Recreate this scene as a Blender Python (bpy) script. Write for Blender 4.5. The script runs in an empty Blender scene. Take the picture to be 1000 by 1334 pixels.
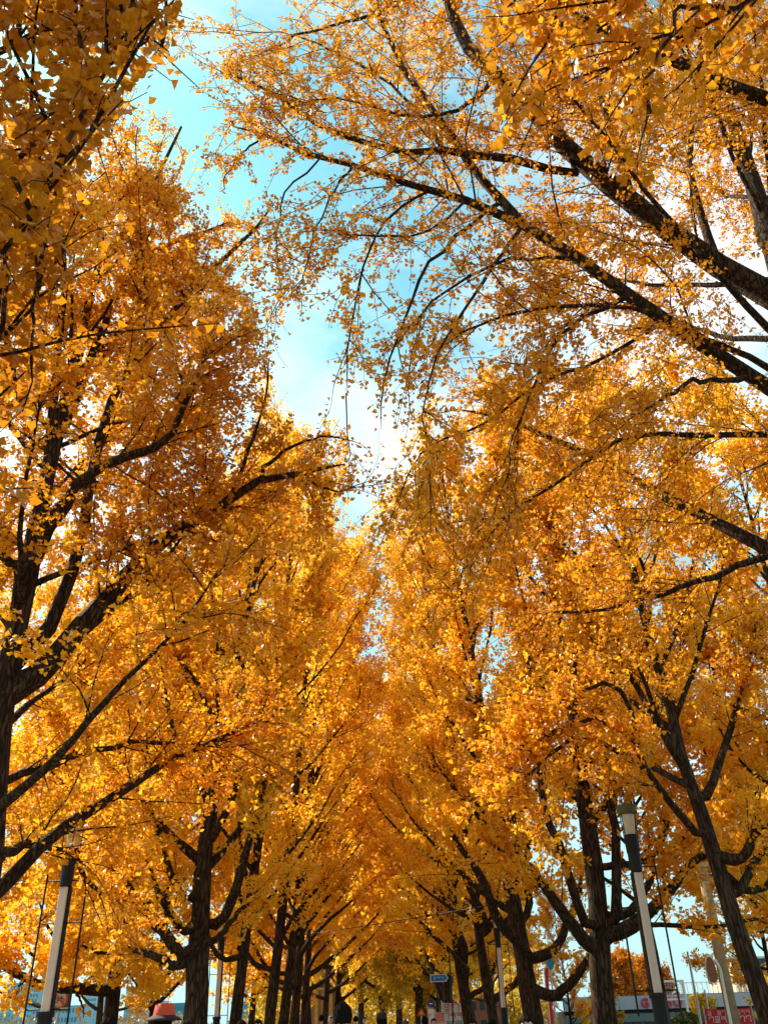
import bpy, bmesh, math, random
import numpy as np
from mathutils import Vector, Matrix

# ------------------------------------------------------------------ camera
sc = bpy.context.scene
col = sc.collection
R = math.radians
F_PX, PITCH, ROLL, CAM_Z = 1098.0, R(31.1), R(-1.83), 1.60
r0_ = np.array([1.0, 0, 0]); u0_ = np.array([0, -math.sin(PITCH), math.cos(PITCH)])
FWD = np.array([0, math.cos(PITCH), math.sin(PITCH)])
RIGHT = math.cos(ROLL) * r0_ + math.sin(ROLL) * u0_
UP = -math.sin(ROLL) * r0_ + math.cos(ROLL) * u0_
CAM = np.array([0, 0, CAM_Z])
cd = bpy.data.cameras.new('camera'); cam = bpy.data.objects.new('camera', cd); col.objects.link(cam)
cd.sensor_fit = 'HORIZONTAL'; cd.sensor_width = 36.0; cd.lens = 36.0 * F_PX / 1000.0
cd.clip_start = 0.05; cd.clip_end = 3000
m = Matrix((RIGHT, UP, -FWD)).transposed().to_4x4(); m.translation = CAM
cam.matrix_world = m
sc.camera = cam

# ------------------------------------------------------------------ sky, sun, exposure
SUN_EL, SUN_AZ = R(41), R(54)                    # azimuth measured from the walkway direction towards its left side
sun_dir = Vector((-math.sin(SUN_AZ) * math.cos(SUN_EL), math.cos(SUN_AZ) * math.cos(SUN_EL), math.sin(SUN_EL)))
w = bpy.data.worlds.new('World'); sc.world = w; w.use_nodes = True
nt = w.node_tree; nt.nodes.clear()
def N(t, typ, **kw):
    n = t.nodes.new(typ)
    for k, v in kw.items():
        if k.startswith('i_'):
            n.inputs[k[2:].replace('_', ' ')].default_value = v
        else:
            setattr(n, k, v)
    return n
out = N(nt, 'ShaderNodeOutputWorld'); bg = N(nt, 'ShaderNodeBackground')
sky = N(nt, 'ShaderNodeTexSky', sky_type='NISHITA', sun_disc=False, sun_elevation=SUN_EL,
        sun_rotation=-SUN_AZ, air_density=1.0, dust_density=1.2, ozone_density=1.0)
bg.inputs['Strength'].default_value = 0.082
tint = N(nt, 'ShaderNodeMix', data_type='RGBA', blend_type='MULTIPLY'); tint.inputs[0].default_value = 1.0
tint.inputs[7].default_value = (0.64, 1.30, 1.06, 1)
tc = N(nt, 'ShaderNodeTexCoord'); sep = N(nt, 'ShaderNodeSeparateXYZ')
nt.links.new(tc.outputs['Generated'], sep.inputs[0])
zc = N(nt, 'ShaderNodeMath', operation='MAXIMUM'); zc.inputs[1].default_value = 0.22
nt.links.new(sep.outputs['Z'], zc.inputs[0])
dv = N(nt, 'ShaderNodeVectorMath', operation='DIVIDE')
cz = N(nt, 'ShaderNodeCombineXYZ')
for i in range(3): nt.links.new(zc.outputs[0], cz.inputs[i])
nt.links.new(tc.outputs['Generated'], dv.inputs[0]); nt.links.new(cz.outputs[0], dv.inputs[1])
mp = N(nt, 'ShaderNodeMapping'); mp.inputs['Location'].default_value = (7.7, 3.3, 0); mp.inputs['Scale'].default_value = (1.0, 1.0, 0.0)
nt.links.new(dv.outputs[0], mp.inputs[0])
cn = N(nt, 'ShaderNodeTexNoise'); cn.inputs['Scale'].default_value = 1.15; cn.inputs['Detail'].default_value = 9; cn.inputs['Roughness'].default_value = 0.58; cn.inputs['Distortion'].default_value = 0.6
nt.links.new(mp.outputs[0], cn.inputs['Vector'])
cr = N(nt, 'ShaderNodeValToRGB'); cr.color_ramp.elements[0].position = 0.42; cr.color_ramp.elements[1].position = 0.66
nt.links.new(cn.outputs['Fac'], cr.inputs[0])
cm = N(nt, 'ShaderNodeMix', data_type='RGBA', blend_type='MIX')
cm.inputs[7].default_value = (5.7, 6.0, 6.05, 1)
nt.links.new(sky.outputs[0], tint.inputs[6])
hz = N(nt, 'ShaderNodeMapRange', interpolation_type='SMOOTHSTEP'); hz.inputs['From Min'].default_value = 0.02; hz.inputs['From Max'].default_value = 0.95; hz.inputs['To Min'].default_value = 0.85; hz.inputs['To Max'].default_value = 0.0
nt.links.new(sep.outputs['Z'], hz.inputs['Value'])
hm = N(nt, 'ShaderNodeMix', data_type='RGBA'); hm.inputs[7].default_value = (2.55, 3.75, 4.15, 1)
nt.links.new(hz.outputs[0], hm.inputs[0]); nt.links.new(tint.outputs[2], hm.inputs[6]); nt.links.new(hm.outputs[2], cm.inputs[6])
lo = N(nt, 'ShaderNodeMapRange', interpolation_type='SMOOTHSTEP'); lo.inputs['From Min'].default_value = 0.10; lo.inputs['From Max'].default_value = 0.36
nt.links.new(sep.outputs['Z'], lo.inputs['Value']); lm = N(nt, 'ShaderNodeMath', operation='MULTIPLY')
nt.links.new(cr.outputs[0], lm.inputs[0]); nt.links.new(lo.outputs[0], lm.inputs[1]); nt.links.new(lm.outputs[0], cm.inputs[0])
nt.links.new(cm.outputs[2], bg.inputs[0]); nt.links.new(bg.outputs[0], out.inputs[0])
sl = bpy.data.lights.new('sun', 'SUN'); sl.energy = 3.3; sl.angle = R(0.53); sl.color = (1.0, 0.90, 0.74)
so = bpy.data.objects.new('sun', sl); col.objects.link(so)
so.rotation_euler = sun_dir.to_track_quat('Z', 'Y').to_euler(); so.location = (-20, 15, 30)
vs = sc.view_settings; vs.view_transform = 'Standard'; vs.look = 'None'; vs.exposure = 1.55; vs.gamma = 1.0; vs.use_curve_mapping = False
sc.display_settings.display_device = 'sRGB'
cy = sc.cycles
cy.max_bounces = 9; cy.diffuse_bounces = 7; cy.transmission_bounces = 6; cy.glossy_bounces = 2; cy.transparent_max_bounces = 4
cy.use_adaptive_sampling = True; cy.adaptive_threshold = 0.03
cy.use_denoising = True; cy.caustics_reflective = False; cy.caustics_refractive = False
try: cy.denoiser = 'OPENIMAGEDENOISE'
except Exception: pass

# ------------------------------------------------------------------ helpers
def px2w(px, py, Y):
    d = RIGHT * (px - 500) - UP * (py - 667) + FWD * F_PX
    return CAM + d * (Y / d[1])
def proj(P):
    q = np.asarray(P) - CAM
    z = q @ FWD
    zz = np.where(z > 0.05, z, 1e9)
    return 500 + F_PX * (q @ RIGHT) / zz, 667 - F_PX * (q @ UP) / zz, z
def in_poly(x, y, poly):
    c = np.zeros(x.shape, bool); n = len(poly)
    for i in range(n):
        x1, y1 = poly[i]; x2, y2 = poly[(i + 1) % n]
        if y1 == y2: continue
        c ^= ((y1 > y) != (y2 > y)) & (x < (x2 - x1) * (y - y1) / (y2 - y1) + x1)
    return c
def unit(v): return v / np.maximum(np.linalg.norm(v, axis=-1, keepdims=True), 1e-9)

def np_mesh(name, V, Fc, mats, smooth=False, attr=None):
    me = bpy.data.meshes.new(name)
    V = np.ascontiguousarray(V, np.float32); Fc = np.ascontiguousarray(Fc, np.int32)
    k = Fc.shape[1]
    me.vertices.add(len(V)); me.vertices.foreach_set('co', V.ravel())
    me.loops.add(Fc.size); me.loops.foreach_set('vertex_index', Fc.ravel())
    me.polygons.add(len(Fc)); me.polygons.foreach_set('loop_start', np.arange(0, Fc.size, k, dtype=np.int32))
    if smooth: me.polygons.foreach_set('use_smooth', np.ones(len(Fc), bool))
    me.update(calc_edges=True)
    if attr is not None:
        a = me.attributes.new('tone', 'FLOAT', 'POINT'); a.data.foreach_set('value', np.ascontiguousarray(attr, np.float32))
    for mm in (mats if isinstance(mats, (list, tuple)) else [mats]): me.materials.append(mm)
    return me
def link(name, data, parent=None, loc=None):
    o = bpy.data.objects.new(name, data); col.objects.link(o)
    if loc is not None: o.location = loc
    if parent is not None:
        o.parent = parent
    return o
def tag(o, label, cat, group=None):
    o['label'] = label; o['category'] = cat
    if group: o['group'] = group
    return o
def struct(o): o['kind'] = 'structure'; return o

# ------------------------------------------------------------------ materials
MATS = {}
def mat_new(name):
    mt = bpy.data.materials.new(name); mt.use_nodes = True; t = mt.node_tree; t.nodes.clear(); MATS[name] = mt
    return mt, t, N(t, 'ShaderNodeOutputMaterial')
def pmat(name, c, rough=0.6, metal=0.0, var=0.15, scale=12.0, bump=0.0, spec=0.4, emit=None, objcol=False):
    mt, t, o = mat_new(name); b = N(t, 'ShaderNodeBsdfPrincipled')
    b.inputs['Roughness'].default_value = rough; b.inputs['Metallic'].default_value = metal
    b.inputs['Specular IOR Level'].default_value = spec
    tcn = N(t, 'ShaderNodeTexCoord'); nz = N(t, 'ShaderNodeTexNoise'); nz.inputs['Scale'].default_value = scale; nz.inputs['Detail'].default_value = 6
    t.links.new(tcn.outputs['Object'], nz.inputs['Vector'])
    hs = N(t, 'ShaderNodeHueSaturation'); mr = N(t, 'ShaderNodeMapRange')
    mr.inputs['To Min'].default_value = 1 - var; mr.inputs['To Max'].default_value = 1 + var
    mr.inputs['From Min'].default_value = 0.3; mr.inputs['From Max'].default_value = 0.7
    t.links.new(nz.outputs['Fac'], mr.inputs['Value']); t.links.new(mr.outputs[0], hs.inputs['Value'])
    hs.inputs['Color'].default_value = (*c, 1)
    if objcol:
        oi = N(t, 'ShaderNodeObjectInfo'); t.links.new(oi.outputs['Color'], hs.inputs['Color'])
    t.links.new(hs.outputs[0], b.inputs['Base Color'])
    if bump:
        bp = N(t, 'ShaderNodeBump'); bp.inputs['Strength'].default_value = bump; bp.inputs['Distance'].default_value = 0.02
        t.links.new(nz.outputs['Fac'], bp.inputs['Height']); t.links.new(bp.outputs[0], b.inputs['Normal'])
    t.links.new(b.outputs[0], o.inputs[0]); return mt
def leaf_mat(name, stops, trans=0.5):
    mt, t, o = mat_new(name)
    at = N(t, 'ShaderNodeAttribute', attribute_name='tone'); rp = N(t, 'ShaderNodeValToRGB')
    e = rp.color_ramp.elements
    e[0].position, e[0].color = stops[0][0], (*stops[0][1], 1); e[1].position, e[1].color = stops[-1][0], (*stops[-1][1], 1)
    for p, c in stops[1:-1]:
        k = e.new(p); k.color = (*c, 1)
    oi = N(t, 'ShaderNodeObjectInfo'); ad = N(t, 'ShaderNodeMath', operation='ADD')
    ml = N(t, 'ShaderNodeMath', operation='MULTIPLY_ADD'); ml.inputs[1].default_value = 0.12; ml.inputs[2].default_value = -0.06
    t.links.new(oi.outputs['Random'], ml.inputs[0]); t.links.new(at.outputs['Fac'], ad.inputs[0]); t.links.new(ml.outputs[0], ad.inputs[1])
    t.links.new(ad.outputs[0], rp.inputs[0])
    df = N(t, 'ShaderNodeBsdfDiffuse'); tr = N(t, 'ShaderNodeBsdfTranslucent'); mx = N(t, 'ShaderNodeMixShader'); mx.inputs[0].default_value = trans
    gl = N(t, 'ShaderNodeBsdfGlossy'); gl.inputs['Roughness'].default_value = 0.45; gl.inputs['Color'].default_value = (1, 1, 1, 1)
    lw = N(t, 'ShaderNodeLayerWeight'); lw.inputs['Blend'].default_value = 0.25
    gm = N(t, 'ShaderNodeMath', operation='MULTIPLY'); gm.inputs[1].default_value = 0.10
    t.links.new(lw.outputs['Fresnel'], gm.inputs[0])
    m2 = N(t, 'ShaderNodeMixShader')
    t.links.new(rp.outputs[0], df.inputs[0]); t.links.new(rp.outputs[0], tr.inputs[0])
    t.links.new(df.outputs[0], mx.inputs[1]); t.links.new(tr.outputs[0], mx.inputs[2])
    t.links.new(gm.outputs[0], m2.inputs[0]); t.links.new(mx.outputs[0], m2.inputs[1]); t.links.new(gl.outputs[0], m2.inputs[2])
    t.links.new(m2.outputs[0], o.inputs[0]); return mt
GOLD = leaf_mat('ginkgo_leaf', [(0.0, (0.66, 0.245, 0.010)), (0.3, (0.83, 0.36, 0.013)), (0.6, (0.93, 0.48, 0.018)), (1.0, (0.97, 0.64, 0.04))], 0.58)
OLIVE = leaf_mat('olive_leaf', [(0.0, (0.30, 0.20, 0.01)), (0.4, (0.52, 0.33, 0.014)), (0.7, (0.72, 0.45, 0.02)), (1.0, (0.9, 0.58, 0.03))], 0.5)
RUST = leaf_mat('rust_leaf', [(0.0, (0.22, 0.06, 0.01)), (0.5, (0.55, 0.19, 0.01)), (1.0, (0.75, 0.33, 0.015))], 0.45)
GREEN = leaf_mat('green_leaf', [(0.0, (0.03, 0.05, 0.01)), (0.5, (0.07, 0.09, 0.015)), (1.0, (0.16, 0.17, 0.03))], 0.4)
def bark_mat():
    mt, t, o = mat_new('bark'); b = N(t, 'ShaderNodeBsdfPrincipled'); b.inputs['Roughness'].default_value = 0.92; b.inputs['Specular IOR Level'].default_value = 0.15
    tcn = N(t, 'ShaderNodeTexCoord'); mpp = N(t, 'ShaderNodeMapping'); mpp.inputs['Scale'].default_value = (1, 1, 0.13)
    t.links.new(tcn.outputs['Object'], mpp.inputs[0])
    n1 = N(t, 'ShaderNodeTexNoise'); n1.inputs['Scale'].default_value = 26; n1.inputs['Detail'].default_value = 8; n1.inputs['Roughness'].default_value = 0.65; n1.inputs['Distortion'].default_value = 0.5
    v1 = N(t, 'ShaderNodeTexVoronoi', feature='DISTANCE_TO_EDGE'); v1.inputs['Scale'].default_value = 24
    n0 = N(t, 'ShaderNodeTexNoise'); n0.inputs['Scale'].default_value = 9; n0.inputs['Detail'].default_value = 3
    ds = N(t, 'ShaderNodeMix', data_type='RGBA'); ds.inputs[0].default_value = 0.14
    t.links.new(mpp.outputs[0], n0.inputs['Vector']); t.links.new(mpp.outputs[0], ds.inputs[6]); t.links.new(n0.outputs['Color'], ds.inputs[7])
    t.links.new(ds.outputs[2], v1.inputs['Vector']); t.links.new(mpp.outputs[0], n1.inputs['Vector'])
    sm = N(t, 'ShaderNodeMapRange'); sm.inputs['From Max'].default_value = 0.22; t.links.new(v1.outputs['Distance'], sm.inputs['Value'])
    mu = N(t, 'ShaderNodeMath', operation='MULTIPLY'); t.links.new(sm.outputs[0], mu.inputs[0]); t.links.new(n1.outputs['Fac'], mu.inputs[1])
    rp = N(t, 'ShaderNodeValToRGB'); e = rp.color_ramp.elements
    e[0].position = 0.05; e[0].color = (0.016, 0.009, 0.005, 1); e[1].position = 0.62; e[1].color = (0.105, 0.066, 0.038, 1)
    k = e.new(0.32); k.color = (0.048, 0.029, 0.017, 1)
    t.links.new(mu.outputs[0], rp.inputs[0]); t.links.new(rp.outputs[0], b.inputs['Base Color'])
    bp = N(t, 'ShaderNodeBump'); bp.inputs['Strength'].default_value = 0.9; bp.inputs['Distance'].default_value = 0.03
    t.links.new(mu.outputs[0], bp.inputs['Height']); t.links.new(bp.outputs[0], b.inputs['Normal'])
    t.links.new(b.outputs[0], o.inputs[0]); return mt
BARK = bark_mat()

# ------------------------------------------------------------------ tree machinery
def smooth_line(P, n):
    """Catmull-Rom through control points, n samples"""
    P = np.asarray(P, float)
    if len(P) == 2: P = np.array([P[0], (P[0] + P[1]) / 2, P[1]])
    d = np.r_[0, np.cumsum(np.linalg.norm(np.diff(P, axis=0), axis=1))]; d /= d[-1]
    T = np.vstack([2 * P[0] - P[1], P, 2 * P[-1] - P[-2]])
    o = []
    for s in np.linspace(0, 1, n):
        i = min(np.searchsorted(d, s, side='right') - 1, len(P) - 2)
        f = (s - d[i]) / max(d[i + 1] - d[i], 1e-9)
        a, b, c, e = T[i], T[i + 1], T[i + 2], T[i + 3]
        o.append(0.5 * (2 * b + (c - a) * f + (2 * a - 5 * b + 4 * c - e) * f * f + (3 * b - a - 3 * c + e) * f ** 3))
    return np.array(o)
def tubes(pts, rad, S, lump=None):
    """pts (N,K,3), rad (N,K) -> verts, tri/quad faces of open tubes with a closing tip"""
    Nn, K, _ = pts.shape
    tg = np.gradient(pts, axis=1); tg = unit(tg)
    mt = unit(tg.mean(1)); ref = np.where((np.abs(mt[:, 2]) > 0.8)[:, None], np.array([1.0, 0.15, 0]), np.array([0.0, 0, 1.0]))
    sd = unit(np.cross(tg, ref[:, None, :])); up = np.cross(sd, tg)
    a = np.linspace(0, 2 * np.pi, S, endpoint=False)
    rr = rad[:, :, None] * np.ones(S)
    if lump is not None: rr = rr * lump
    V = pts[:, :, None, :] + rr[..., None] * (np.cos(a)[:, None] * sd[:, :, None, :] + np.sin(a)[:, None] * up[:, :, None, :])
    idx = np.arange(Nn * K * S).reshape(Nn, K, S)
    i0 = idx[:, :-1]; i1 = idx[:, 1:]
    Fq = np.stack([i0, i1, np.roll(i1, -1, 2), np.roll(i0, -1, 2)], -1).reshape(-1, 4)
    return V.reshape(-1, 3), Fq
def grow(starts, dirs, L, K, rng, wob, bend):
    """bend: (3,) or (N,3) steering added at each step"""
    n = len(starts); P = np.zeros((n, K, 3)); P[:, 0] = starts; d = unit(dirs); seg = (L / (K - 1))[:, None]
    for k in range(1, K):
        d = unit(d + rng.normal(0, wob, (n, 3)) + bend)
        P[:, k] = P[:, k - 1] + d * seg
    return P
def side_dirs(tan, ang, rng, up=0.0, flat=0.0):
    n = len(tan); q = rng.normal(0, 1, (n, 3)); q[:, 2] = q[:, 2] * (1 - flat) + up
    q = unit(q - tan * np.sum(q * tan, 1, keepdims=True))
    return unit(tan * np.cos(ang)[:, None] + q * np.sin(ang)[:, None])
def sample(P, ci, t):
    """points and tangents on curves ci at parameter t"""
    K = P.shape[1]; f = t * (K - 1); i = np.minimum(f.astype(int), K - 2); g = (f - i)[:, None]
    a, b = P[ci, i], P[ci, i + 1]
    return a + (b - a) * g, unit(b - a)
def spawn(P, L, per_m, rng, t0=0.15, t1=1.0):
    n = np.maximum(rng.poisson(np.maximum(L * per_m, 0.01)), 0)
    ci = np.repeat(np.arange(len(P)), n); t = t0 + (t1 - t0) * rng.random(len(ci))
    return ci, t
LEAF2 = np.array([[0, 0], [-0.54, 0.66], [0, 0.84], [0.54, 0.66]]); LF2 = np.array([[0, 2, 1], [0, 3, 2]])
LEAF4 = np.array([[0, 0], [-0.56, 0.52], [-0.24, 0.93], [0, 0.76], [0.24, 0.93], [0.56, 0.52]]); LF4 = np.array([[0, 2, 1], [0, 3, 2], [0, 4, 3], [0, 5, 4]])
def leaf_frames(pos, tan, size, rng, droop=0.35):
    n = len(pos)
    o = side_dirs(tan, rng.uniform(0.7, 1.7, n), rng)
    pet = size * rng.uniform(0.3, 0.75, n)
    b = pos + o * pet[:, None]
    d = unit(o + np.array([0, 0, -droop]) + rng.normal(0, 0.35, (n, 3)))
    nr = rng.normal(0, 1, (n, 3)) + np.array([0, 0, 0.8])
    s = unit(np.cross(d, nr)); nn = np.cross(s, d)
    return b, d, s, nn
def leaf_mesh(name, b, d, s, nn, size, tone, mt, rich=False):
    T, Fc = (LEAF4, LF4) if rich else (LEAF2, LF2)
    n = len(b); k = len(T)
    fold = np.abs(T[:, 0]) * 0.30
    V = b[:, None, :] + size[:, None, None] * (T[None, :, 0, None] * s[:, None, :] + T[None, :, 1, None] * d[:, None, :] + fold[None, :, None] * nn[:, None, :])
    Fa = (np.arange(n)[:, None, None] * k + Fc[None]).reshape(-1, 3)
    return np_mesh(name, V.reshape(-1, 3), Fa, mt, attr=np.repeat(tone, k))
def vein_mat():
    mt = leaf_mat('ginkgo_leaf_near', [(0.0, (0.54, 0.20, 0.010)), (0.4, (0.72, 0.31, 0.013)), (1.0, (0.90, 0.50, 0.025))], 0.58); t = mt.node_tree
    tcn = N(t, 'ShaderNodeTexCoord'); sp = N(t, 'ShaderNodeSeparateXYZ'); at2 = N(t, 'ShaderNodeMath', operation='ARCTAN2'); t.links.new(tcn.outputs['Object'], sp.inputs[0])
    t.links.new(sp.outputs['X'], at2.inputs[0]); t.links.new(sp.outputs['Y'], at2.inputs[1])
    mu = N(t, 'ShaderNodeMath', operation='MULTIPLY'); mu.inputs[1].default_value = 62; sn = N(t, 'ShaderNodeMath', operation='SINE'); t.links.new(at2.outputs[0], mu.inputs[0]); t.links.new(mu.outputs[0], sn.inputs[0])
    nz = N(t, 'ShaderNodeTexNoise'); nz.inputs['Scale'].default_value = 5; t.links.new(tcn.outputs['Object'], nz.inputs['Vector'])
    ad = N(t, 'ShaderNodeMath', operation='MULTIPLY_ADD'); ad.inputs[1].default_value = 0.10; t.links.new(sn.outputs[0], ad.inputs[0]); t.links.new(nz.outputs['Fac'], ad.inputs[2])
    mr = N(t, 'ShaderNodeMapRange'); mr.inputs['From Min'].default_value = 0.3; mr.inputs['From Max'].default_value = 0.7; mr.inputs['To Min'].default_value = 0.72; mr.inputs['To Max'].default_value = 1.08; t.links.new(ad.outputs[0], mr.inputs['Value'])
    hs = N(t, 'ShaderNodeHueSaturation'); t.links.new(mr.outputs[0], hs.inputs['Value'])
    rp = [n for n in t.nodes if n.type == 'VALTORGB'][0]
    for l in [l for l in t.links if l.from_node == rp]: to = l.to_socket; t.links.remove(l); t.links.new(hs.outputs[0], to)
    t.links.new(rp.outputs[0], hs.inputs['Color']); return mt
NEARM = vein_mat()
def big_leaf_mesh():
    T = [(0, 0), (-0.20, 0.17), (-0.44, 0.40), (-0.58, 0.56), (-0.50, 0.74), (-0.33, 0.88), (-0.14, 0.96), (-0.03, 0.74), (0.03, 0.74), (0.16, 0.97), (0.34, 0.87), (0.52, 0.72), (0.57, 0.55), (0.42, 0.38), (0.19, 0.16)]
    V = [(x, y, 0.28 * abs(x) + 0.06 * math.sin(9 * x) * y) for x, y in T] + [(0, 0.45, 0.0)]
    c = len(T); Fc = [(c, i, (i + 1) % c) for i in range(c)]
    nv = len(V)     # petiole, a thin three sided stalk
    for i in range(3):
        a = i * 2.094
        V += [(0.018 * math.cos(a), 0.02, 0.018 * math.sin(a)), (0.018 * math.cos(a) + 0.05, -0.55, 0.018 * math.sin(a) + 0.04)]
    for i in range(3):
        a, b_ = nv + 2 * i, nv + 2 * ((i + 1) % 3); Fc += [(a, b_, b_ + 1), (a, b_ + 1, a + 1)]
    return V, Fc
BLV, BLF = big_leaf_mesh()
BIG = []
for q in range(6):
    rr = random.Random(q); cur = 0.25 * rr.uniform(-1, 1)
    me = np_mesh('leaf', np.array([(x * rr.uniform(.9, 1.1), y * rr.uniform(.93, 1.05), z + cur * y * y + 0.12 * math.sin(5 * x + q) * y + 0.03 * rr.uniform(-1, 1)) for x, y, z in BLV]), np.array(BLF), NEARM, smooth=True, attr=np.full(len(BLV), 0.06 + 0.09 * q))
    BIG.append(me)

GAP = [(228, -300), (232, 40), (190, 105), (160, 170), (215, 150), (246, 150), (262, 262), (335, 250), (378, 330), (350, 400), (356, 500), (395, 535), (440, 550), (482, 600), (474, 635), (440, 655), (430, 690), (465, 690), (500, 655), (525, 600), (545, 520), (560, 430), (540, -300)]
GAP_R = [(225, -300), (240, 60), (160, 160), (200, 260), (275, 300), (335, 335), (345, 420), (345, 520), (440, 560), (480, 660), (505, 640), (532, 565), (500, 525), (450, 515), (428, 445), (382, 412), (352, 375), (310, 310), (262, 240), (248, 100), (250, -300)]
UNDER = [(80, 1400), (80, 1296), (200, 1290), (235, 1300), (400, 1296), (540, 1300), (640, 1268), (690, 1250), (700, 1290), (775, 1252), (800, 1240), (990, 1245), (1000, 1400)]
TRI = [0]
def make_tree(name, label, group, trunk, tr, limbs, seed, n_limb=22, h0=2.6, reach=3.2, l2=4.6, l3=6.5, tw=0.55, spur=0.05, per=3, size=0.07,
              mt=None, gap=GAP, droop=-0.05, sprays=1.0, sides=12, near=False, tone=(0.5, 0.2), wood3=True, proc_filter=None, cat='tree', under=True, rich=False, clear=None, l2len=(0.35, 0.28), l2up=0.35, l2ang=(0.6, 1.15), bend2=None, el0=28, el1=38, twr=1.0, prr=1.0,  top_len=1.3, dens_fn=None):
    rng = np.random.default_rng(seed); mt = mt or GOLD
    trunk = np.asarray(trunk, float); base = trunk[0].copy()
    root = bpy.data.objects.new(name, None); root.empty_display_size = 0.3; col.objects.link(root); root.location = base
    tag(root, label, cat, group)
    # trunk
    KT = 26; tp = smooth_line(trunk, KT); H = tp[-1, 2]
    zt = np.linspace(0, 1, KT); trad = tr[0] + (tr[1] - tr[0]) * zt ** 0.8
    trad = trad * (1 + 0.55 * np.exp(-(tp[:, 2] - base[2]) / 0.28))
    a = np.linspace(0, 2 * np.pi, sides, endpoint=False); ph = rng.uniform(0, 6.28, 4)
    lump = 1 + 0.05 * np.sin(2 * a[None] + ph[0] + 3 * zt[:, None]) + 0.045 * np.sin(3 * a[None] + ph[1] - 5 * zt[:, None]) + 0.035 * np.sin(5 * a[None] + ph[2] + 9 * zt[:, None]) + 0.045 * rng.normal(0, 1, (KT, sides))
    V, Fq = tubes(tp[None] - base, trad[None], sides, lump[None])
    link('trunk', np_mesh('trunk', V, Fq, BARK, smooth=True), root); TRI[0] += 2 * len(Fq)
    def at_h(z):
        i = int(np.clip(np.searchsorted(tp[:, 2], z), 1, KT - 1)); f = (z - tp[i - 1, 2]) / max(tp[i, 2] - tp[i - 1, 2], 1e-6)
        return tp[i - 1] + (tp[i] - tp[i - 1]) * np.clip(f, 0, 1), trad[i]
    KL = 14; LP, LR = [], []
    for lb in limbs:
        pts = [p if len(p) == 3 and isinstance(p, np.ndarray) else px2w(*p) for p in lb['p']]
        if lb.get('z') is not None: pts = [at_h(lb['z'])[0]] + pts
        elif LP:                                     # a side branch starts exactly on the wood that carries it
            allp = np.vstack([q for q in LP] + [tp]); dd = np.linalg.norm(allp - pts[0], axis=1); nb = allp[dd.argmin()]
            if dd.min() < 0.8: pts = [nb] + pts[(1 if dd.min() < 0.25 else 0):]
        P = smooth_line(pts, KL)
        wig = rng.normal(0, 0.014, (KL, 3)); wig[0] = 0; P = P + wig
        dep = (P[0] - CAM) @ FWD if lb.get('z') is None else (px2w(*lb['p'][0]) - CAM) @ FWD
        k = dep / F_PX / 2
        LP.append(P); lr_ = np.linspace(lb['w'][0] * k, lb['w'][1] * k, KL); lr_[-1] *= 0.3; LR.append(lr_)
    nau = len(LP)
    if n_limb:
        hs = h0 + (H - h0 - 0.2) * (np.arange(n_limb) + rng.uniform(0, 1, n_limb)) / n_limb
        az = np.arange(n_limb) * 2.4 + rng.uniform(-0.5, 0.5, n_limb) + seed
        for h, az_ in zip(hs, az):
            p, r = at_h(h); f = (h - h0) / max(H - h0, 0.1)
            L = (reach * (1 - f) ** 0.75 + top_len * f) * rng.uniform(0.75, 1.15)
            el = R(el0) + R(el1) * f + rng.normal(0, 0.1)
            d = np.array([math.cos(az_) * math.cos(el), math.sin(az_) * math.cos(el), math.sin(el)])
            P = grow(p[None], d[None], np.array([L]), KL, rng, 0.07, np.array([0, 0, 0.035]))[0]
            if proc_filter is not None and not proc_filter(P): continue
            xx, yy, zz = proj(P[KL // 2:]) 
            if gap is not None and (zz > 0).all() and in_poly(xx, yy, gap).mean() > 0.3: continue
            LP.append(P); LR.append(np.linspace(prr * min(r * 0.62, 0.05 + 0.016 * L), 0.008, KL))
    LP = np.array(LP); LR = np.array(LR)
    for i in range(len(LP)):
        V, Fq = tubes(LP[i:i + 1] - base, LR[i:i + 1], 8, 1 + 0.05 * rng.normal(0, 1, (1, KL, 8)))
        link('limb', np_mesh('limb', V, Fq, BARK, smooth=True), root); TRI[0] += 2 * len(Fq)
    # trunk leader also carries side shoots
    Ltot = np.linalg.norm(np.diff(LP, axis=1), axis=2).sum(1)
    ci, t = spawn(LP, Ltot, l2, rng, 0.28)
    p, tg = sample(LP, ci, t); n = len(p)
    L2 = (l2len[0] + l2len[1] * Ltot[ci] * (1 - 0.6 * t)) * rng.uniform(0.55, 1.2, n)
    d = side_dirs(tg, rng.uniform(*l2ang, n), rng, up=l2up)
    # the end of each limb grows on as a few leafy shoots
    ce = np.repeat(np.arange(len(LP)), 5); te = rng.uniform(0.8, 1.0, len(ce)); pe, ge = sample(LP, ce, te)
    p = np.vstack([p, pe]); L2 = np.r_[L2, (0.5 + 0.12 * Ltot[ce]) * rng.uniform(0.6, 1.2, len(ce))]
    d = np.vstack([d, side_dirs(ge, rng.uniform(0.1, 0.75, len(ce)), rng, up=0.1)])
    P2 = grow(p, d, L2, 7, rng, 0.11, np.array([0, 0, droop if bend2 is None else bend2]))
    def keep(P, L):
        k = np.ones(len(P), bool)
        x, y, z = proj(P[:, -1]); x1, y1, z1 = proj(P[:, P.shape[1] // 2])
        jx, jy = rng.normal(0, 30, (2, len(P)))
        if gap is not None: k &= ~((z > 0.3) & (in_poly(x + jx, y + jy, gap) | in_poly(x1 + jx, y1 + jy, gap)))
        if clear is not None: k &= ~((z > 0.3) & in_poly(x, y, clear))
        if under: k &= ~((z > 0.3) & in_poly(x, y, UNDER))
        k &= P[:, -1, 2] > 1.9
        k &= np.linalg.norm(P[:, -1] - CAM, axis=1) > 1.9
        if dens_fn is not None: k &= rng.random(len(P)) < dens_fn(x, y, P[:, -1])
        return k
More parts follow.
